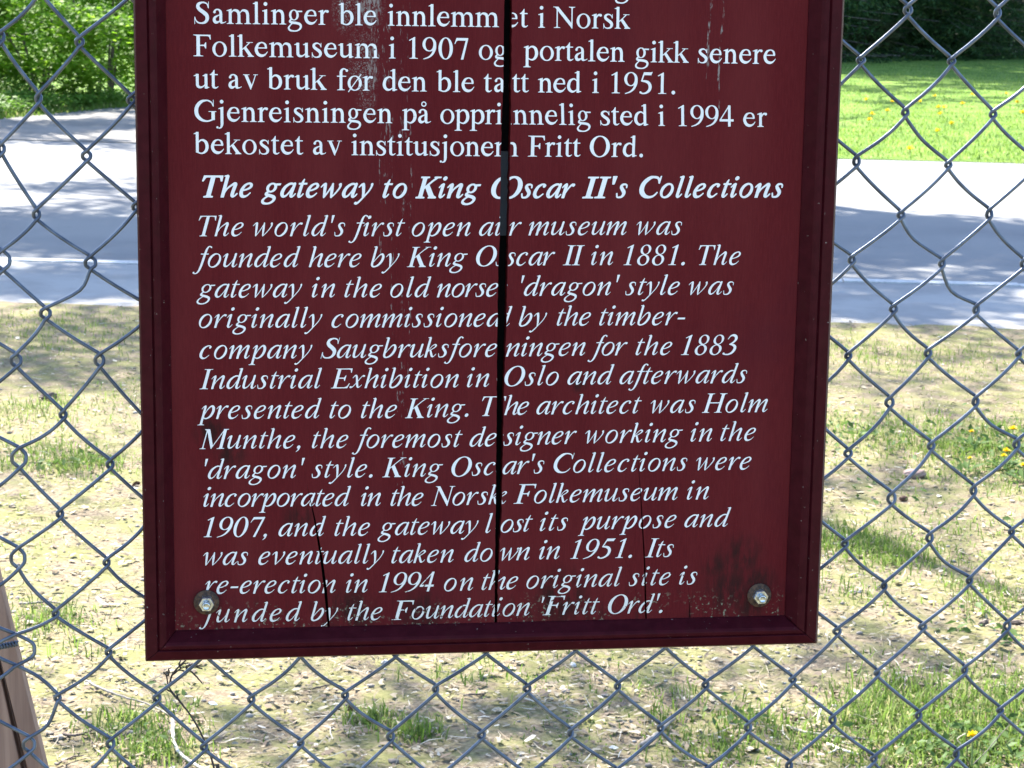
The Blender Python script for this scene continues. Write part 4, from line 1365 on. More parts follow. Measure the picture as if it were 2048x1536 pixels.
# ---- grass on the verge: sparse everywhere, thick in the tufts the photograph shows
PATCH = [(1880, 1500, .30, 1900), (1990, 1440, .26, 1100), (1800, 1400, .16, 520), (1740, 1440, .13, 300), (2030, 1380, .20, 420), (1930, 1360, .2, 180), (1735, 1100, .20, 700), (1800, 1115, .16, 420), (1690, 1075, .16, 420),
         (1945, 900, .34, 900), (2030, 905, .36, 1000), (1850, 850, .35, 400), (1990, 960, .3, 450), (2040, 860, .3, 420), (140, 935, .22, 430), (60, 905, .25, 420), (185, 925, .13, 260), (90, 830, .3, 300), (70, 815, .2, 200),
         (50, 1235, .16, 330), (120, 1245, .10, 160), (290, 1470, .13, 200), (250, 1440, .09, 110), (330, 1500, .12, 200), (210, 1465, .05, 50), (300, 1515, .10, 150), (365, 1425, .07, 60), (740, 1440, .07, 190), (830, 1470, .06, 140), (800, 1462, .10, 120),
         (1500, 1445, .12, 240), (1430, 1500, .12, 230), (1330, 1440, .05, 60), (1600, 1480, .1, 120), (1980, 1210, .16, 230), (1960, 1180, .12, 160), (1690, 700, .6, 520), (1800, 715, .6, 480), (1980, 720, .6, 380), (200, 655, .6, 380), (60, 640, .6, 420), (100, 690, .5, 260),
         (1700, 860, .4, 420), (1760, 880, .35, 320), (1700, 1190, .15, 130), (260, 800, .35, 150), (150, 1300, .12, 60), (1930, 1060, .25, 200), (1330, 1395, .12, 90), (950, 1350, .2, 120)]
PP, LL, lean_, ww = [], [], [], []
for (px, py, r, cnt) in PATCH:
    g = gpt(px, py)
    q = rng.normal(0, r * .5, (cnt, 2)) * np.array([1.0, 1.0]) + np.array([g.x, g.y])
    PP.append(q)
    tall = .052 if py > 1380 and px > 1700 else .042
    LL.append(rng.uniform(.4, 1.25, cnt) * tall)
P = wedge(31000, 3.7, 11.0, 1.0, 1.4)
dn = vnoise(P[:, 0], P[:, 1], .55, 11) * .6 + vnoise(P[:, 0], P[:, 1], .16, 12) * .4
P = P[(dn > .50 + .12 * rng.random(len(P))) & (before_pavement(P) > 0.02)]
PP.append(P)
LL.append(rng.uniform(.007, .022, len(P)))
P = np.vstack(PP)
L_ = np.concatenate(LL)
ok = before_pavement(P) > .03
P, L_ = P[ok], L_[ok]
n = len(P)
V, F = blades(np.column_stack([P, np.zeros(n) - .002]), L_, rng.uniform(.0022, .0046, n), rng.uniform(.35, 1.55, n), rng.random(n) * 6.283)
stuff('verge_grass', V, F, GRASS, 'thin grass and sprouting tufts on the bare verge behind the fence', 'grass')

# broad weed leaves in the tufts
PP, S_ = [], []
for (px, py, r, cnt, s) in ((1960, 1500, .16, 130, .030), (1880, 1520, .14, 90, .028), (2020, 1470, .12, 60, .027), (2000, 880, .32, 120, .036), (1950, 900, .27, 80, .034), (2045, 950, .25, 50, .032), (1690, 870, .35, 120, .035), (1850, 1000, .3, 60, .03), (1930, 1270, .10, 18, .035), (2020, 1290, .06, 14, .04), (330, 1400, .06, 12, .022), (290, 1500, .09, 22, .02), (1480, 1450, .10, 30, .026), (120, 935, .15, 40, .035)):
    g = gpt(px, py)
    q = rng.normal(0, r * .5, (cnt, 2)) + np.array([g.x, g.y])
    PP.append(np.column_stack([q, rng.uniform(.004, .045, cnt)]))
    S_.append(rng.uniform(.5, 1.2, cnt) * s)
C = np.vstack(PP)
N = rand_unit(len(C)) * .75 + np.array([0, 0, 1.0])
N /= np.linalg.norm(N, axis=1)[:, None]
V, F = leaf_faces(C, np.concatenate(S_), N, 'oval')
stuff('weed_leaves', V, F, WEEDLEAF, 'low broad-leaved weeds growing among the verge grass', 'weeds')

# ---- lawn beyond the road
fAn, fdn = np.array(fA)[:2], np.array(fd)[:2]
fnn = np.array([-fdn[1], fdn[0]])
P = wedge(110000, 17.5, 60, 1.2, 1.6)
v0 = np.array(vA)[:2]
vdn = np.array(vd)[:2]
vnn = np.array([-vdn[1], vdn[0]])
edge = (P - fAn) @ fnn
lat = (P - CAMn) @ RDn / ((P - CAMn) @ FDn)
ok = (edge > -.10 + .35 * (vnoise(P[:, 0], P[:, 1], .5, 5) - .5)) & (lat > .10)
bald = vnoise(P[:, 0], P[:, 1], 1.3, 21) * .6 + vnoise(P[:, 0], P[:, 1], .4, 22) * .4
ok &= bald + rng.random(len(P)) * .45 > .55
P = P[ok]
n = len(P)
V, F = blades(np.column_stack([P, np.full(n, ZR + .01)]), rng.uniform(.02, .065, n), rng.uniform(.009, .018, n), rng.uniform(.2, 1.2, n), rng.random(n) * 6.283)
stuff('lawn_grass', V, F, LAWNGRASS, 'sunlit lawn grass dotted with dandelions beyond the road', 'grass')

# rough grass and weeds along the foot of the maples, left
n = 16000
t = rng.uniform(-2.5, 4.2, n)
o_ = rng.uniform(-.15, 3.2, n) ** 1.0
P = v0 + t[:, None] * vdn + o_[:, None] * vnn
V, F = blades(np.column_stack([P, np.full(n, ZR + .01)]), rng.uniform(.05, .30, n) * np.clip(.35 + o_ * .6, .3, 1), rng.uniform(.010, .022, n), rng.uniform(.2, 1.2, n), rng.random(n) * 6.283)
stuff('rough_grass', V, F, GRASS, 'rough grass on the bank below the maple shrubs', 'grass')
n = 9000
t = rng.uniform(-2.5, 4.2, n)
o_ = .05 + np.abs(rng.normal(0, 1.3, n))
top = np.clip(.12 + o_ * .28, .1, .75) * (.55 + .7 * vnoise(t, o_, .5, 9))
P = v0 + t[:, None] * vdn + o_[:, None] * vnn
C = np.column_stack([P, ZR + .03 + top * rng.random(n) ** .6])
N = rand_unit(n) * .6 + np.array([0, -.1, 1.0])
N /= np.linalg.norm(N, axis=1)[:, None]
V, F = leaf_faces(C, rng.uniform(.045, .11, n), N, 'oval')
stuff('undergrowth', V, F, leaf_material('undergrowth_leaves', [(0, (0.070, 0.160, 0.018)), (.6, (0.120, 0.235, 0.030)), (1, (0.18, 0.30, 0.06))], .5), 'leafy undergrowth on the bank below the maple shrubs', 'undergrowth')


# ------------------------------------------------------------------ trees and shrubs
def clump_points(cs, rs, per, flat=.55):
    C = np.repeat(cs, per, 0)
    r = np.repeat(rs, per)
    v = rand_unit(len(C)) * (rng.random(len(C)) ** .45)[:, None]
    v[:, 2] *= flat
    return C + v * r[:, None]


def maple(base, h, r, nclump, per, leaf, label, group, low=.04, shape='maple', mat=None, name='maple_shrub', cat='shrub', stems=5):
    T = thing(name, label, cat, base, group)
    cs = []
    while len(cs) < nclump:
        v = rng.uniform(-1, 1, 3)
        if np.linalg.norm(v) > 1 or np.linalg.norm(v) < .25:
            continue
        z = (low + (1 - low) * (v[2] * .5 + .5)) * h
        wdt = r * (.65 + .35 * math.sin(math.pi * min(1, z / h * .9 + .1)))
        cs.append((v[0] * wdt, v[1] * wdt, z))
    cs = np.array(cs)
    rs = rng.uniform(.22, .42, nclump) * r * .75
    mb = MB()
    for i in range(stems):
        a = rng.random() * 6.283
        tip = np.array([math.cos(a) * r * .55, math.sin(a) * r * .55, h * rng.uniform(.75, .95)])
        pts = catmull([(math.cos(a) * .06, math.sin(a) * .06, -.05), tip * [.3, .3, .4], tip * [.65, .65, .72], tip], 4)
        mb.add(*tube(pts, np.linspace(.028, .007, len(pts)) * (h / 3) ** .7, 6))
        near = np.argsort(np.linalg.norm(cs - tip * .7, axis=1))[:5]
        for j in near:
            s = pts[len(pts) // 2 + int(rng.integers(0, len(pts) // 3))]
            mb.add(*tube([s, (s + cs[j]) / 2 + [0, 0, .05], cs[j]], [.008, .006, .003], 4))
    mb.build('trunk', BARK, T, True)
    P = clump_points(cs, rs, per)
    P = P[P[:, 2] > .02]
    N = rand_unit(len(P)) * .55 + np.array([.05, -.25, 1.0])
    N /= np.linalg.norm(N, axis=1)[:, None]
    V, F = leaf_faces(P, rng.uniform(.6, 1.25, len(P)) * leaf, N, shape)
    mk('crown', V, F, mat or MAPLE, T)
    return T


hd = FD * 1.0
mgroup = 'maple shrubs along the far bank'
for (px, py, back, h, r, nc, label) in ((40, 222, 1.2, 3.0, 1.15, 54, 'bright green young maple shrub at the far left, beyond the gravel drive'),
                                        (170, 214, 1.7, 3.2, 1.2, 58, 'bright green young maple shrub in the middle of the bank, beside the red sign frame'),
                                        (290, 206, 1.5, 3.0, 1.15, 50, 'young maple shrub half hidden by the upper left edge of the red sign'),
                                        (-110, 222, 1.6, 3.2, 1.3, 40, 'young maple shrub outside the left edge of the picture, first along the bank'),
                                        (100, 205, 3.6, 4.4, 1.6, 60, 'taller maple shrub standing in the shade behind the front maples on the left'),
                                        (430, 200, 1.8, 3.4, 1.3, 40, 'young maple shrub hidden behind the red sign, last along the bank')):
    g = gpt(px, py, ZR) + hd * back
    maple((g.x, g.y, ZR), h * .70, r * 1.2, int(nc * 1.15), 80, .11, label, mgroup)


def big_tree(name, label, base, lean_pts, ellipsoids, leaf, mat, r0=.2, group=None, cat='tree', limb=.4):
    """tapered trunk along lean_pts, limbs out to the leaf masses given as (centre, radii, leaves)"""
    T = thing(name, label, cat, base, group)
    B = np.array(base)
    mb = MB()
    tp = catmull(np.array(lean_pts) - B, 6)
    mb.add(*tube(tp, np.linspace(r0, r0 * .25, len(tp)), 10))
    VV, FF, off = [], [], 0
    for c, rad, nl in ellipsoids:
        c = np.array(c) - B
        rad = np.array(rad)
        ncl = max(3, nl // 90)
        cs = c + rand_unit(ncl) * (rng.random(ncl) ** .4)[:, None] * rad
        s = tp[np.argmin(np.linalg.norm(tp - (c - [0, 0, rad[2] * .9]), axis=1))]
        lp = catmull([s, s * .5 + c * .5 + np.array([0, 0, -.25]), c], 4)
        mb.add(*tube(lp, np.linspace(r0 * limb, r0 * limb * .3, len(lp)), 7))
        for q in cs[:10]:
            m_ = lp[rng.integers(len(lp) // 2, len(lp))]
            mb.add(*tube([m_, (m_ + q) / 2 + [0, 0, .1], q], [r0 * limb * .3, r0 * limb * .2, r0 * limb * .08], 5))
        P = clump_points(cs, rng.uniform(.5, 1.0, ncl) * min(rad) * .55 + .25, nl // ncl, .5)
        N = rand_unit(len(P)) * .7 + np.array([0, 0, 1.0])
        N /= np.linalg.norm(N, axis=1)[:, None]
        V, F = leaf_faces(P, rng.uniform(.7, 1.3, len(P)) * leaf, N, 'oval')
        VV.append(V)
        FF.append(F + off)
        off += len(V)
    mb.build('trunk', BARK, T, True)
    mk('crown', np.vstack(VV), np.vstack(FF), mat, T)
    return T


def sh(px, py, h, z=0.0):
    """where a leaf mass at height h has to hang so that its shade falls on the photographed ground point"""
    g = gpt(px, py, z)
    return (g.x - SHD.x * h, g.y - SHD.y * h, h)


# two roadside trees stand across the road behind the sign; their crowns lean out over the carriageway
big_tree('roadside_tree', 'broad roadside tree across the road, trunk behind the left part of the sign', (.1, 20.4, ZR),
         [(.1, 20.4, ZR - .1), (.0, 20.2, 3), (-.3, 19.6, 6), (-.8, 18.9, 9.5)],
         [(sh(60, 462, 9, ZR), (1.8, 1.25, 1.1), 3000), (sh(330, 470, 9, ZR), (1.9, 1.3, 1.2), 2600), (sh(180, 445, 8.4, ZR), (1.6, .8, .8), 1100), (sh(-250, 470, 9, ZR), (2.2, 1.6, 1.4), 2400), (sh(620, 470, 9.3, ZR), (1.9, 1.5, 1.4), 2200),
          (sh(140, 570, 8.0), (2.4, .8, .8), 2600), (sh(40, 375, 8.6, ZR), (.9, .6, .6), 200), (sh(200, 372, 8.8, ZR), (.8, .5, .6), 160), (sh(500, 560, 8.5), (2.0, 1.0, .9), 1300), (sh(500, 420, 9.8, ZR), (2.0, 1.6, 1.3), 1500)],
         .15, LIMELEAF, .19, 'roadside trees with crowns over the road')
big_tree('roadside_tree', 'broad roadside tree across the road, trunk behind the right part of the sign', (2.3, 20.3, ZR),
         [(2.3, 20.3, ZR - .1), (2.5, 20.1, 3), (2.9, 19.6, 6), (3.1, 18.7, 9.8)],
         [(sh(1720, 470, 9, ZR), (1.5, 1.45, 1.1), 2600), (sh(1900, 470, 9, ZR), (1.4, 1.5, 1.2), 2600), (sh(2080, 480, 9.4, ZR), (1.6, 1.4, 1.3), 2700), (sh(1880, 520, 8.6, ZR), (2.2, 1.0, .9), 2000), (sh(1500, 470, 9.2, ZR), (1.8, 1.5, 1.2), 2200), (sh(2350, 470, 9.2, ZR), (1.8, 1.6, 1.2), 1900),
          (sh(1800, 610, 8.2), (1.7, .6, .6), 800), (sh(2000, 610, 8.2), (1.4, .6, .6), 1000), (sh(1760, 552, 8.5), (1.3, .5, .6), 800), (sh(1980, 562, 8.5), (1.2, .5, .6), 800), (sh(1250, 470, 9.6, ZR), (1.8, 1.5, 1.3), 1700)],
         .15, LIMELEAF, .2, 'roadside trees with crowns over the road')
# a slimmer tree on the verge, hidden by the sign, that dapples the bare ground
big_tree('verge_tree', 'slim verge tree behind the sign dappling the bare ground', (-.1, 8.05, 0),
         [(-.1, 8.05, -.1), (-.2, 8.4, 2.4), (-.3, 8.9, 4.5), (-.5, 9.4, 7.2)],
         [(sh(100, 690, 6.2), (1.1, .50, .45), 1300), (sh(240, 735, 6.0), (.8, .35, .4), 700), (sh(30, 740, 6.4), (.5, .35, .4), 500), (sh(1750, 680, 6.6), (1.0, .45, .45), 520), (sh(1930, 750, 6.2), (.85, .36, .4), 300), (sh(2020, 690, 6.6), (.8, .42, .4), 420), (sh(150, 640, 6.8), (1.2, .4, .45), 900),
          ((-1.7, 4.0, 6.1), (1.15, .75, .5), 3600), ((-1.0, 4.1, 5.6), (.8, .6, .4), 1500), (sh(1660, 1310, 5.6), (.19, .13, .13), 110), (sh(1780, 1300, 5.6), (.17, .11, .12), 30), (sh(1000, 1440, 5.2), (.40, .16, .16), 150), (sh(1180, 1480, 5.2), (.36, .16, .16), 170), (sh(1330, 1400, 5.3), (.34, .14, .15), 110), (sh(600, 1410, 5.3), (.34, .14, .14), 90), (sh(780, 1530, 5.0), (.34, .14, .14), 110),
          (sh(230, 1420, 5.4), (.20, .14, .12), 50), (sh(420, 1460, 5.4), (.18, .12, .12), 30), (sh(200, 900, 6.0), (.40, .25, .25), 120), (sh(100, 1010, 5.8), (.3, .15, .2), 30), (sh(1800, 950, 6.0), (.45, .25, .2), 110), (sh(2020, 860, 6.0), (.40, .25, .2), 110), (sh(1960, 1290, 5.6), (.16, .10, .1), 20)],
         .075, LIMELEAF, .075, limb=.14)
# tall maple outside the left edge that shades the drive
g = gpt(-260, 205, ZR)
big_tree('tall_maple', 'tall maple outside the left edge of the picture, shading the gravel drive', (g.x, g.y + 1.5, ZR),
         [(g.x, g.y + 1.5, ZR - .1), (g.x + .2, g.y + 1.2, 3), (g.x + .3, g.y + 1.0, 6), (g.x + .2, g.y + .8, 9.5)],
         [(sh(20, 262, 6.5, ZR), (1.4, 1.0, .8), 1200), (sh(150, 254, 7.0, ZR), (1.4, 1.1, .8), 1300), (sh(280, 250, 7.4, ZR), (1.4, 1.2, .9), 1300), (sh(120, 280, 6.2, ZR), (1.2, .5, .6), 480), (sh(250, 288, 6.4, ZR), (1.0, .6, .6), 420), (sh(-150, 255, 6.8, ZR), (1.8, 1.6, 1.2), 1400), (sh(430, 250, 7.6, ZR), (1.8, 1.6, 1.2), 1500)],
         .14, MAPLE, .17)


# a tree on the lawn, hidden by the sign, that dapples the middle of the grass
big_tree('lawn_tree', 'lone lawn tree behind the sign, shading the middle of the lawn', (8.8, 42.5, ZR),
         [(8.8, 42.5, ZR - .1), (8.9, 42.2, 3), (9.2, 41.8, 6), (9.6, 41.2, 9)],
         [(sh(1740, 176, 8, ZR), (1.6, 2.6, .9), 900), (sh(1880, 168, 8.4, ZR), (1.7, 3.0, .9), 950), (sh(2000, 176, 8.4, ZR), (1.6, 2.6, .9), 800), (sh(1760, 205, 7.4, ZR), (1.1, 1.0, .7), 260), (sh(1930, 200, 7.6, ZR), (1.1, 1.1, .7), 260), (sh(1560, 170, 8.4, ZR), (1.8, 2.6, 1.0), 700), (sh(2060, 215, 7.6, ZR), (.8, .8, .6), 120), (sh(1690, 240, 7.0, ZR), (.6, .5, .5), 60)],
         .2, LIMELEAF, .16, limb=.3)


def spruce_mesh(H, R):
    rr = np.random.default_rng(3)
    C, U, N, S = [], [], [], []
    TV = MB()
    TV.add(*tube([(0, 0, -.1), (0, 0, H * .5), (0, 0, H)], [.24, .14, .02], 9))
    z = .12
    while z < H - .3:
        f = 1 - z / H
        nb = 9 if z < 4 else 6
        Lb = R * (f ** .8) * rr.uniform(.9, 1.05) + .12
        a0 = rr.random() * 6.28
        for b_ in range(nb):
            a = a0 + b_ * 6.283 / nb + rr.normal(0, .16)
            L = Lb * rr.uniform(.75, 1.1)
            dz = rr.normal(0, .06)
            t = np.linspace(.10, 1, max(4, int(L / (.11 if z < 4 else .28))))
            hx, hy = math.cos(a), math.sin(a)
            ax = np.stack([hx * L * t, hy * L * t, z + dz + L * (.10 * t - .30 * t ** 2 + .12 * t ** 4)], 1)
            ax[:, 2] = np.maximum(ax[:, 2], .06 + rr.random(len(ax)) * .08)
            TV.add(*tube(np.vstack([[(0, 0, z + dz)], ax[::max(1, len(ax) // 4)]]), .012, 4, False))
            for i, tt in enumerate(t):
                for sd in (-1, 1):
                    l = (.30 * L * (1 - tt) ** .7 + .10) * rr.uniform(.6, 1.15)
                    ang = a + sd * rr.uniform(.7, 1.15)
                    m = max(2, int(l / (.055 if z < 4 else .16)))
                    u = np.linspace(.05, 1, m)
                    dirv = np.array([math.cos(ang), math.sin(ang), -.28 - rr.random() * .35])
                    pts = ax[i] + u[:, None] * l * dirv + np.column_stack([np.zeros((m, 2)), -.25 * l * u ** 2])
                    C.append(pts)
                    U.append(np.repeat(dirv[None], m, 0) + rr.normal(0, .25, (m, 3)))
                    N.append(np.array([0, 0, 1.0]) + rr.normal(0, .45, (m, 3)))
                    S.append(np.full(m, .11 if z < 4 else .42) * rr.uniform(.8, 1.3, m))
        z += .19 if z < 4 else .5
    C, U, N, S = np.vstack(C), np.vstack(U), np.vstack(N), np.concatenate(S)
    C[:, 2] = np.maximum(C[:, 2], .02)
    N /= np.linalg.norm(N, axis=1)[:, None]
    V, F = leaf_faces(C, S, N, 'blade', U)
    return V, F, TV


SV, SF, ST = spruce_mesh(21.0, 3.3)
sgroup = 'spruces at the far end of the lawn'
first = None
for (px, py, back, rot, s, label) in ((1905, 121, 3.2, .3, 1.0, 'dark spruce with boughs sweeping the lawn, at the upper right'),
                                      (2120, 116, 3.4, 1.7, 1.05, 'dark spruce at the far right edge of the picture, beyond the lawn'),
                                      (1690, 124, 5.2, 2.9, 1.1, 'dark spruce behind the olive bush, beside the upper right edge of the sign'),
                                      (1800, 112, 9.0, 4.2, 1.15, 'shaded spruce in the second row, seen between the front spruces'),
                                      (2010, 112, 10.0, 5.2, 1.15, 'shaded spruce in the second row, between the right hand spruces'),
                                      (2330, 112, 4.0, .9, 1.0, 'spruce outside the right edge of the picture'),
                                      (1480, 124, 3.0, 3.6, 1.05, 'spruce hidden behind the upper part of the sign, nearest its right edge'),
                                      (1300, 124, 4.0, 2.1, 1.1, 'spruce hidden behind the middle of the sign, at the end of the lawn')):
    g = gpt(px, py, ZR) + hd * back
    T = thing('spruce_tree', label, 'tree', (g.x, g.y, ZR), sgroup)
    T.rotation_euler = (0, 0, rot)
    s *= 1.4 if px < 1600 else 1.15
    T.scale = (s, s, s)
    if first is None:
        tr = ST.build('trunk', BARK, T, True)
        cr = mk('crown', SV, SF, NEEDLE, T)
        first = (tr, cr)
    else:
        for q in first:
            c2 = q.copy()
            COL.objects.link(c2)
            c2.parent = T
# olive coloured bush in front of the spruces, and a low one by the lawn edge
g = gpt(1742, 121, ZR) + hd * 1.1
maple((g.x, g.y, ZR), 1.35, 1.0, 46, 95, .085, 'low olive green bush under the spruces, next to the sign', None, .08, 'oval', BUSHLEAF, 'olive_bush', 'bush', 6)

# ------------------------------------------------------------------ small things on the ground
def dandelion_parts(h, rad, lean, parent, detail=True):
    top = np.array([lean[0], lean[1], h])
    V, F = tube(catmull([(0, 0, -.01), top * [.3, .3, .55], top], 4), .0022 if detail else .005, 5)
    mk('stem', V, F, STEMGREEN, parent, True)
    n = 46 if detail else 16
    a = rng.random(n) * 6.283
    el = rng.uniform(.15, 1.35, n)
    r = rad * rng.uniform(.75, 1.05, n)
    U = np.stack([np.cos(a) * np.cos(el), np.sin(a) * np.cos(el), np.sin(el) * .75], 1)
    C = top + U * (r * .5)[:, None]
    N = np.cross(U, np.stack([-np.sin(a), np.cos(a), np.zeros(n)], 1))
    N /= np.linalg.norm(N, axis=1)[:, None]
    T = leaf_faces(C, r * 1.15, N, 'oval', U)
    mk('flower_head', T[0], T[1], YELLOW, parent)


def dandelion(px, py, h, rad, label, group=None, z=0.0, detail=True, leaves=True):
    # (px, py) is where the flower head shows; the plant stands below and slightly nearer
    d0 = gpt(px, py, z + h)
    lean = (random.uniform(-.01, .01), random.uniform(-.01, .01))
    T = thing('dandelion', label, 'flower', (d0.x - lean[0], d0.y - lean[1], z), group)
    dandelion_parts(h, rad, lean, T, detail)
    if leaves:
        n = 9
        a = np.arange(n) * 6.283 / n + rng.normal(0, .2, n)
        U = np.stack([np.cos(a), np.sin(a), rng.uniform(.15, .5, n)], 1)
        C = U * .04 + [0, 0, .006]
        N = np.stack([-np.cos(a) * .3, -np.sin(a) * .3, np.ones(n)], 1)
        N /= np.linalg.norm(N, axis=1)[:, None]
        V, F = leaf_faces(C, rng.uniform(.06, .085, n), N, 'blade', U)
        mk('leaf_rosette', V, F, WEEDLEAF, T)
    return T


for (px, py, h, rad, label) in ((2026, 859, .085, .019, 'yellow dandelion standing highest in the grass clump near the right edge'),
                                (2013, 903, .060, .017, 'pair of yellow dandelion heads half covered by a wire, right edge clump, upper bloom'),
                                (2008, 913, .050, .014, 'lower bloom of the two yellow dandelions half covered by a wire near the right edge'),
                                (1943, 864, .060, .012, 'small dandelion left of the grass clump near the right edge'),
                                (1940, 917, .050, .010, 'smallest dandelion bud just left of the half covered dandelions'),
                                (2047, 932, .060, .016, 'dandelion cut by the right edge of the picture'),
                                (1945, 1473, .090, .015, 'yellow dandelion in the tall grass at the lower right corner')):
    dandelion(px, py, h, rad, label, None)
for (x, y) in ((355, 770), (560, 785), (515, 855), (885, 742), (770, 785), (910, 828), (955, 830), (1095, 800), (920, 880), (1010, 955), (400, 880), (380, 925), (1170, 730), (1515, 790), (1430, 725), (1560, 872), (900, 1010), (690, 1150)):
    dandelion(1640 + x / 3.84, y / 3.84, .07, .085 if x == 1560 else .062, 'yellow dandelion scattered on the sunlit lawn beyond the road', 'dandelions on the lawn', ZR, False, False)


def stick(name, pts, r0, r1, mat, label, cat='stick', fork=None):
    P = catmull([(gpt(px, py, z)[:2] + (z,)) if False else tuple(gpt(px, py, z)) for px, py, z in pts], 6)
    P = P + rng.normal(0, min(r0, .004) * .18, P.shape)
    mb = MB()
    mb.add(*tube(P, np.linspace(r0, r1, len(P)), 7))
    if fork:
        Q = catmull([tuple(gpt(px, py, z)) for px, py, z in fork], 5)
        mb.add(*tube(Q, np.linspace(r0 * .75, r1 * .6, len(Q)), 6))
    o = mb.build(name, mat, None, True)
    c = P.mean(0)
    o.data.transform(Matrix.Translation(-Vector(c)))
    o.location = c
    return tag(o, label, cat)


stick('curved_stick', [(346, 1436, .035), (345, 1465, .028), (349, 1488, .02), (364, 1510, .014), (386, 1526, .01), (410, 1540, .008)], .0040, .0030, PALESTICK, 'pale bleached curved stick rising from the grass below the lower left of the sign')
stick('straight_stick', [(168, 1360, .01), (210, 1380, .012), (255, 1396, .012), (300, 1410, .008), (345, 1432, .02)], .0032, .0018, GREYSTICK, 'long thin grey stick lying behind the pale curved stick')
stick('dark_twig', [(126, 1468, .006), (150, 1471, .010), (178, 1462, .010), (206, 1454, .012)], .0032, .0016, BROWNSTICK, 'short dark twig on the ground right of the leaning brace', fork=[(170, 1465, .01), (190, 1466, .008), (200, 1464, .006)])
stick('bottom_twig', [(112, 1530, .006), (130, 1520, .008), (150, 1513, .008), (170, 1511, .005)], .0026, .0014, BROWNSTICK, 'thin brown twig near the foot of the leaning brace')
stick('grey_stick', [(1573, 1452, .008), (1610, 1464, .010), (1660, 1472, .010), (1700, 1475, .012), (1740, 1478, .008)], .0042, .0024, GREYSTICK, 'long grey stick lying right of centre, below the right corner of the sign')
stick('white_forked_stick', [(1655, 1488, .008), (1678, 1497, .012), (1700, 1505, .010), (1718, 1509, .006)], .0036, .0024, PALESTICK, 'white forked stick lying below the grey stick, lower right', fork=[(1676, 1497, .012), (1664, 1504, .008), (1655, 1506, .005)])
stick('white_splinter', [(1641, 1419, .03), (1636, 1436, .02), (1630, 1458, .006)], .0030, .0016, PALESTICK, 'white upright splinter in the litter above the grey stick')
stick('broad_stick', [(1281, 1490, .008), (1300, 1478, .012), (1322, 1460, .014), (1348, 1436, .014)], .0060, .0036, GREYSTICK, 'thick greyish stick under the middle right of the sign')
stick('brown_stick', [(1834, 1373, .006), (1850, 1370, .01), (1873, 1368, .006)], .0040, .0022, BROWNSTICK, 'short reddish brown stick above the tall grass, right')
stick('far_twig', [(40, 1207, .006), (62, 1206, .012), (90, 1203, .010), (120, 1206, .006)], .0040, .0020, GREYSTICK, 'pale grey twig lying left of the sign, above the leaning brace')
stick('fence_foot_twig', [(625, 1378, .006), (650, 1371, .01), (672, 1368, .006)], .0024, .0014, BROWNSTICK, 'thin dark twig just below the bottom edge of the sign, left of centre')
stick('centre_twig', [(928, 1391, .006), (945, 1389, .01), (970, 1388, .006)], .0028, .0018, BROWNSTICK, 'short dark twig below the middle of the sign')


def lump(name, px, py, size, mat, label, cat, squash=(1, .8, .7), seed=1, rough=.25):
    bm = bmesh.new()
    bmesh.ops.create_icosphere(bm, subdivisions=3, radius=1)
    r = np.random.default_rng(seed)
    for v in bm.verts:
        c = v.co
        f = 1 + rough * (math.sin(c.x * 3 + seed) * math.cos(c.y * 4.1 + seed * 2) + .6 * math.sin(c.z * 7 + c.x * 5)) * .5 + r.normal(0, .03)
        v.co = Vector((c.x * squash[0], c.y * squash[1], c.z * squash[2])) * f * size
    me = bpy.data.meshes.new(name)
    bm.to_mesh(me)
    bm.free()
    me.materials.append(mat)
    o = bpy.data.objects.new(name, me)
    g = gpt(px, py)
    o.location = (g.x, g.y, size * squash[2] * .75)
    o.rotation_euler = (0, 0, seed)
    link(o)
    return tag(o, label, cat)


def cone_obj(px, py, L, label, rot):
    """fallen conifer cone: overlapping scales round a core"""
    mb = MB()
    n = 70
    core = tube([(0, 0, 0), (L * .5, 0, 0), (L, 0, 0)], [L * .16, L * .2, L * .05], 8)
    mb.add(*core)
    C, U, N = [], [], []
    for i in range(n):
        t = (i + .5) / n
        a = i * 2.39996
        rr_ = L * (.34 * math.sin(math.pi * (t * .85 + .1)))
        e = np.array([0, math.cos(a), math.sin(a)])
        C.append(np.array([t * L, 0, 0]) + e * rr_ * .75)
        U.append(e * .8 + np.array([.6, 0, 0]))
        N.append(np.array([.8, 0, 0]) - e * .6)
    N = np.array(N)
    N /= np.linalg.norm(N, axis=1)[:, None]
    V, F = leaf_faces(np.array(C), np.full(n, L * .32), N, 'oval', np.array(U))
    mb.add(V, F)
    o = mb.build('pine_cone', CONE)
    g = gpt(px, py)
    o.location = (g.x, g.y, L * .27)
    o.rotation_euler = (0, .15, rot)
    return tag(o, label, 'pine cone')


cone_obj(1800, 1003, .034, 'dark reddish pine cone lying beside a wire knot, right of the sign', .6)
cone_obj(713, 1425, .030, 'brown pine cone under a wire, below the middle left of the sign', 2.2)
cone_obj(1586, 1448, .024, 'small dark pine cone near the left end of the grey stick', 1.1)
cone_obj(279, 970, .030, 'dark pine cone just left of the sign frame', 4.0)
lump('stone', 1828, 955, .028, STONE, 'pinkish flat stone lying in the thin grass right of the sign', 'stone', (1.4, .8, .6), 3)
lump('stone', 1146, 1333, .0075, Mat('white_stone', (0.55, 0.54, 0.53), .8).m, 'small white stone just below the bottom edge of the sign, right of centre', 'stone', (1.3, .9, .8), 5)
lump('bark_chunk', 1967, 1249, .014, BROWNSTICK, 'dark piece of bark on the ground, right of the sign corner', 'bark', (1.7, .6, .5), 7)
lump('bark_chunk', 2036, 1249, .014, BROWNSTICK, 'dark piece of bark at the right edge of the picture', 'bark', (1.8, .6, .5), 9)
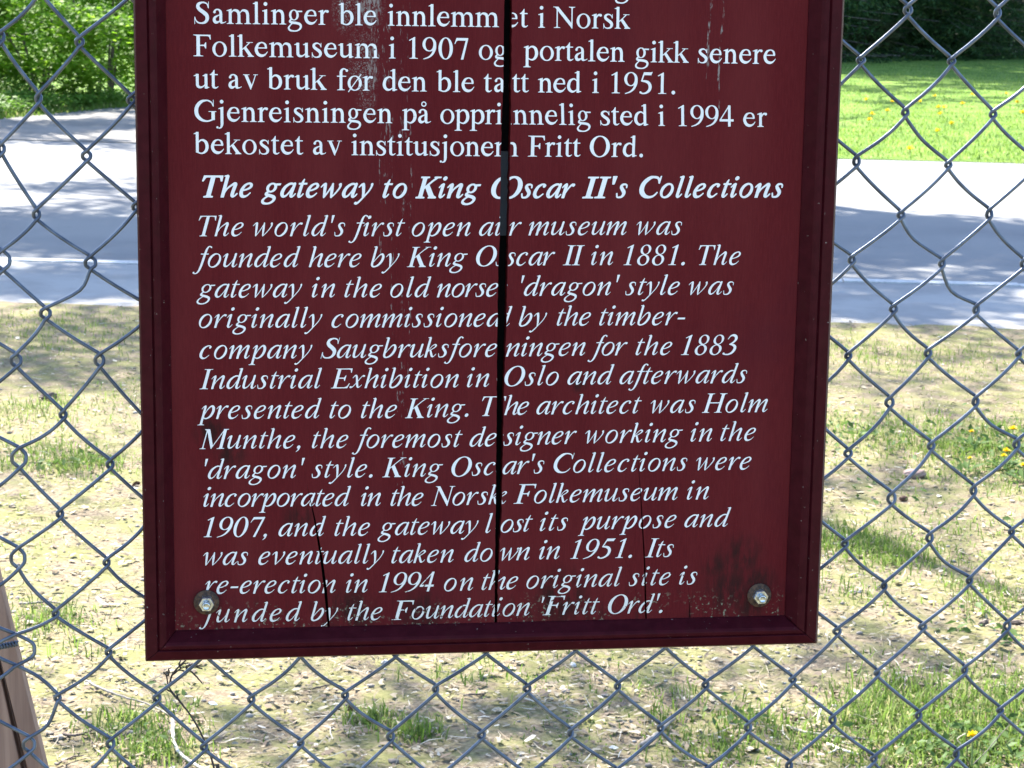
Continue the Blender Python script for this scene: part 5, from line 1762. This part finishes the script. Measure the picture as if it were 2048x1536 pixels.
lump('bark_chunk', 1770, 1521, .012, BROWNSTICK, 'dark oblong piece of bark left of the tall grass, bottom right', 'bark', (1.8, .55, .5), 11)
lump('bark_chunk', 97, 798, .024, BROWNSTICK, 'dark lump of bark on the verge at the left', 'bark', (1.5, .7, .6), 13)


def scrap(px, py, w, h, mat, label, rot):
    """crumpled scrap: a small folded sheet with real thickness"""
    nx, ny = 7, 5
    V = []
    r = np.random.default_rng(int(px))
    for t in (0, .0006):
        for i in range(nx):
            for j in range(ny):
                x, y = (i / (nx - 1) - .5) * w, (j / (ny - 1) - .5) * h
                V.append((x, y, .004 + .35 * h * abs(math.sin(x / w * 4 + 1)) * .6 + .12 * h * math.sin(y / h * 5 + x / w * 6) + t))
    F = []
    k = nx * ny
    for i in range(nx - 1):
        for j in range(ny - 1):
            a = i * ny + j
            F.append((a, a + ny, a + ny + 1, a + 1))
            F.append((a + k, a + 1 + k, a + ny + 1 + k, a + ny + k))
    rim = [i * ny for i in range(nx)] + [(nx - 1) * ny + j for j in range(1, ny)] + [i * ny + ny - 1 for i in range(nx - 2, -1, -1)] + [j for j in range(ny - 2, 0, -1)]
    F += [(rim[i], rim[(i + 1) % len(rim)], rim[(i + 1) % len(rim)] + k, rim[i] + k) for i in range(len(rim))]
    o = mk('paper_scrap', V, F, mat)
    g = gpt(px, py)
    o.location = (g.x, g.y, .006)
    o.rotation_euler = (.25, .1, rot)
    return tag(o, label, 'litter')


scrap(425, 1416, .018, .012, PAPER, 'crumpled white paper scrap on the ground below the lower left of the sign', .3)
scrap(1226, 1505, .022, .012, Mat('pale_dead_leaf', (0.60, 0.57, 0.50), .8).m, 'pale folded scrap lying below the centre of the sign', .8)

# dead weed standing against the fence under the lower left corner of the sign
def weed_pt(px, py, y=.075):
    return brace_pt(px, py, y)


WEED = thing('dead_weed', 'dead dark weed with bare branching top under the left corner of the sign', 'weed', (weed_pt(425, 1536).x + .3, .075, 0))
wl = Vector(WEED.location)
main = [(455, 1700), (430, 1545), (408, 1480), (382, 1432), (355, 1398), (338, 1374), (333, 1352)]
pts = [weed_pt(*p) - wl for p in main]
pts = [Vector((pts[0].x + .06, 0, -.02))] + pts
mb = MB()
P = catmull(pts, 5)
mb.add(*tube(P, np.linspace(.0012, .0007, len(P)), 5))
mk('stalk', np.vstack(mb.V), mb.F, DRYWEED, WEED, True)
mb = MB()
for br in ([(338, 1374), (343, 1354), (352, 1340), (372, 1322), (385, 1308)], [(352, 1340), (349, 1348), (342, 1352)], [(333, 1352), (329, 1346), (327, 1343)], [(336, 1352), (338, 1342), (337, 1336)],
           [(345, 1350), (352, 1345), (362, 1337), (372, 1333)], [(360, 1333), (368, 1328), (377, 1326)], [(372, 1333), (383, 1331), (396, 1333)], [(383, 1328), (392, 1333), (405, 1338)], [(378, 1340), (385, 1346), (397, 1358), (404, 1367)],
           [(388, 1332), (398, 1331), (404, 1329)], [(362, 1337), (358, 1330), (361, 1322)], [(372, 1345), (366, 1341), (356, 1341)], [(355, 1398), (346, 1387), (342, 1382)], [(366, 1410), (358, 1400), (353, 1387)], [(345, 1384), (336, 1380), (331, 1372)], [(372, 1334), (374, 1341), (378, 1340), (372, 1333)]):
    P = catmull([tuple(weed_pt(*p) - wl) for p in br], 4)
    P[:, 1] += rng.normal(0, .0015, len(P)).cumsum() * .4
    mb.add(*tube(P, np.linspace(.0010, .0006, len(P)), 4))
mk('seed_branches', np.vstack(mb.V), mb.F, DRYWEED, WEED, True)
# dry stalk leaning in the tall grass at the lower right
stick('dry_stalk', [(1933, 1528, .005), (1934, 1500, .06), (1932, 1468, .12)], .0016, .0010, DRYWEED, 'thin dark upright stalk in the tall grass by the lower right dandelion', 'stalk')
stick('bent_straw', [(1913, 1500, .03), (1922, 1490, .07), (1915, 1478, .10), (1931, 1467, .12)], .0014, .0010, PALESTICK, 'pale bent straw beside the lower right dandelion', 'straw')
stick('leaning_straw', [(1945, 1530, .02), (1975, 1500, .06), (2000, 1470, .10), (2018, 1450, .13)], .0013, .0008, GREYSTICK, 'long thin straw leaning across the tall grass, lower right', 'straw')
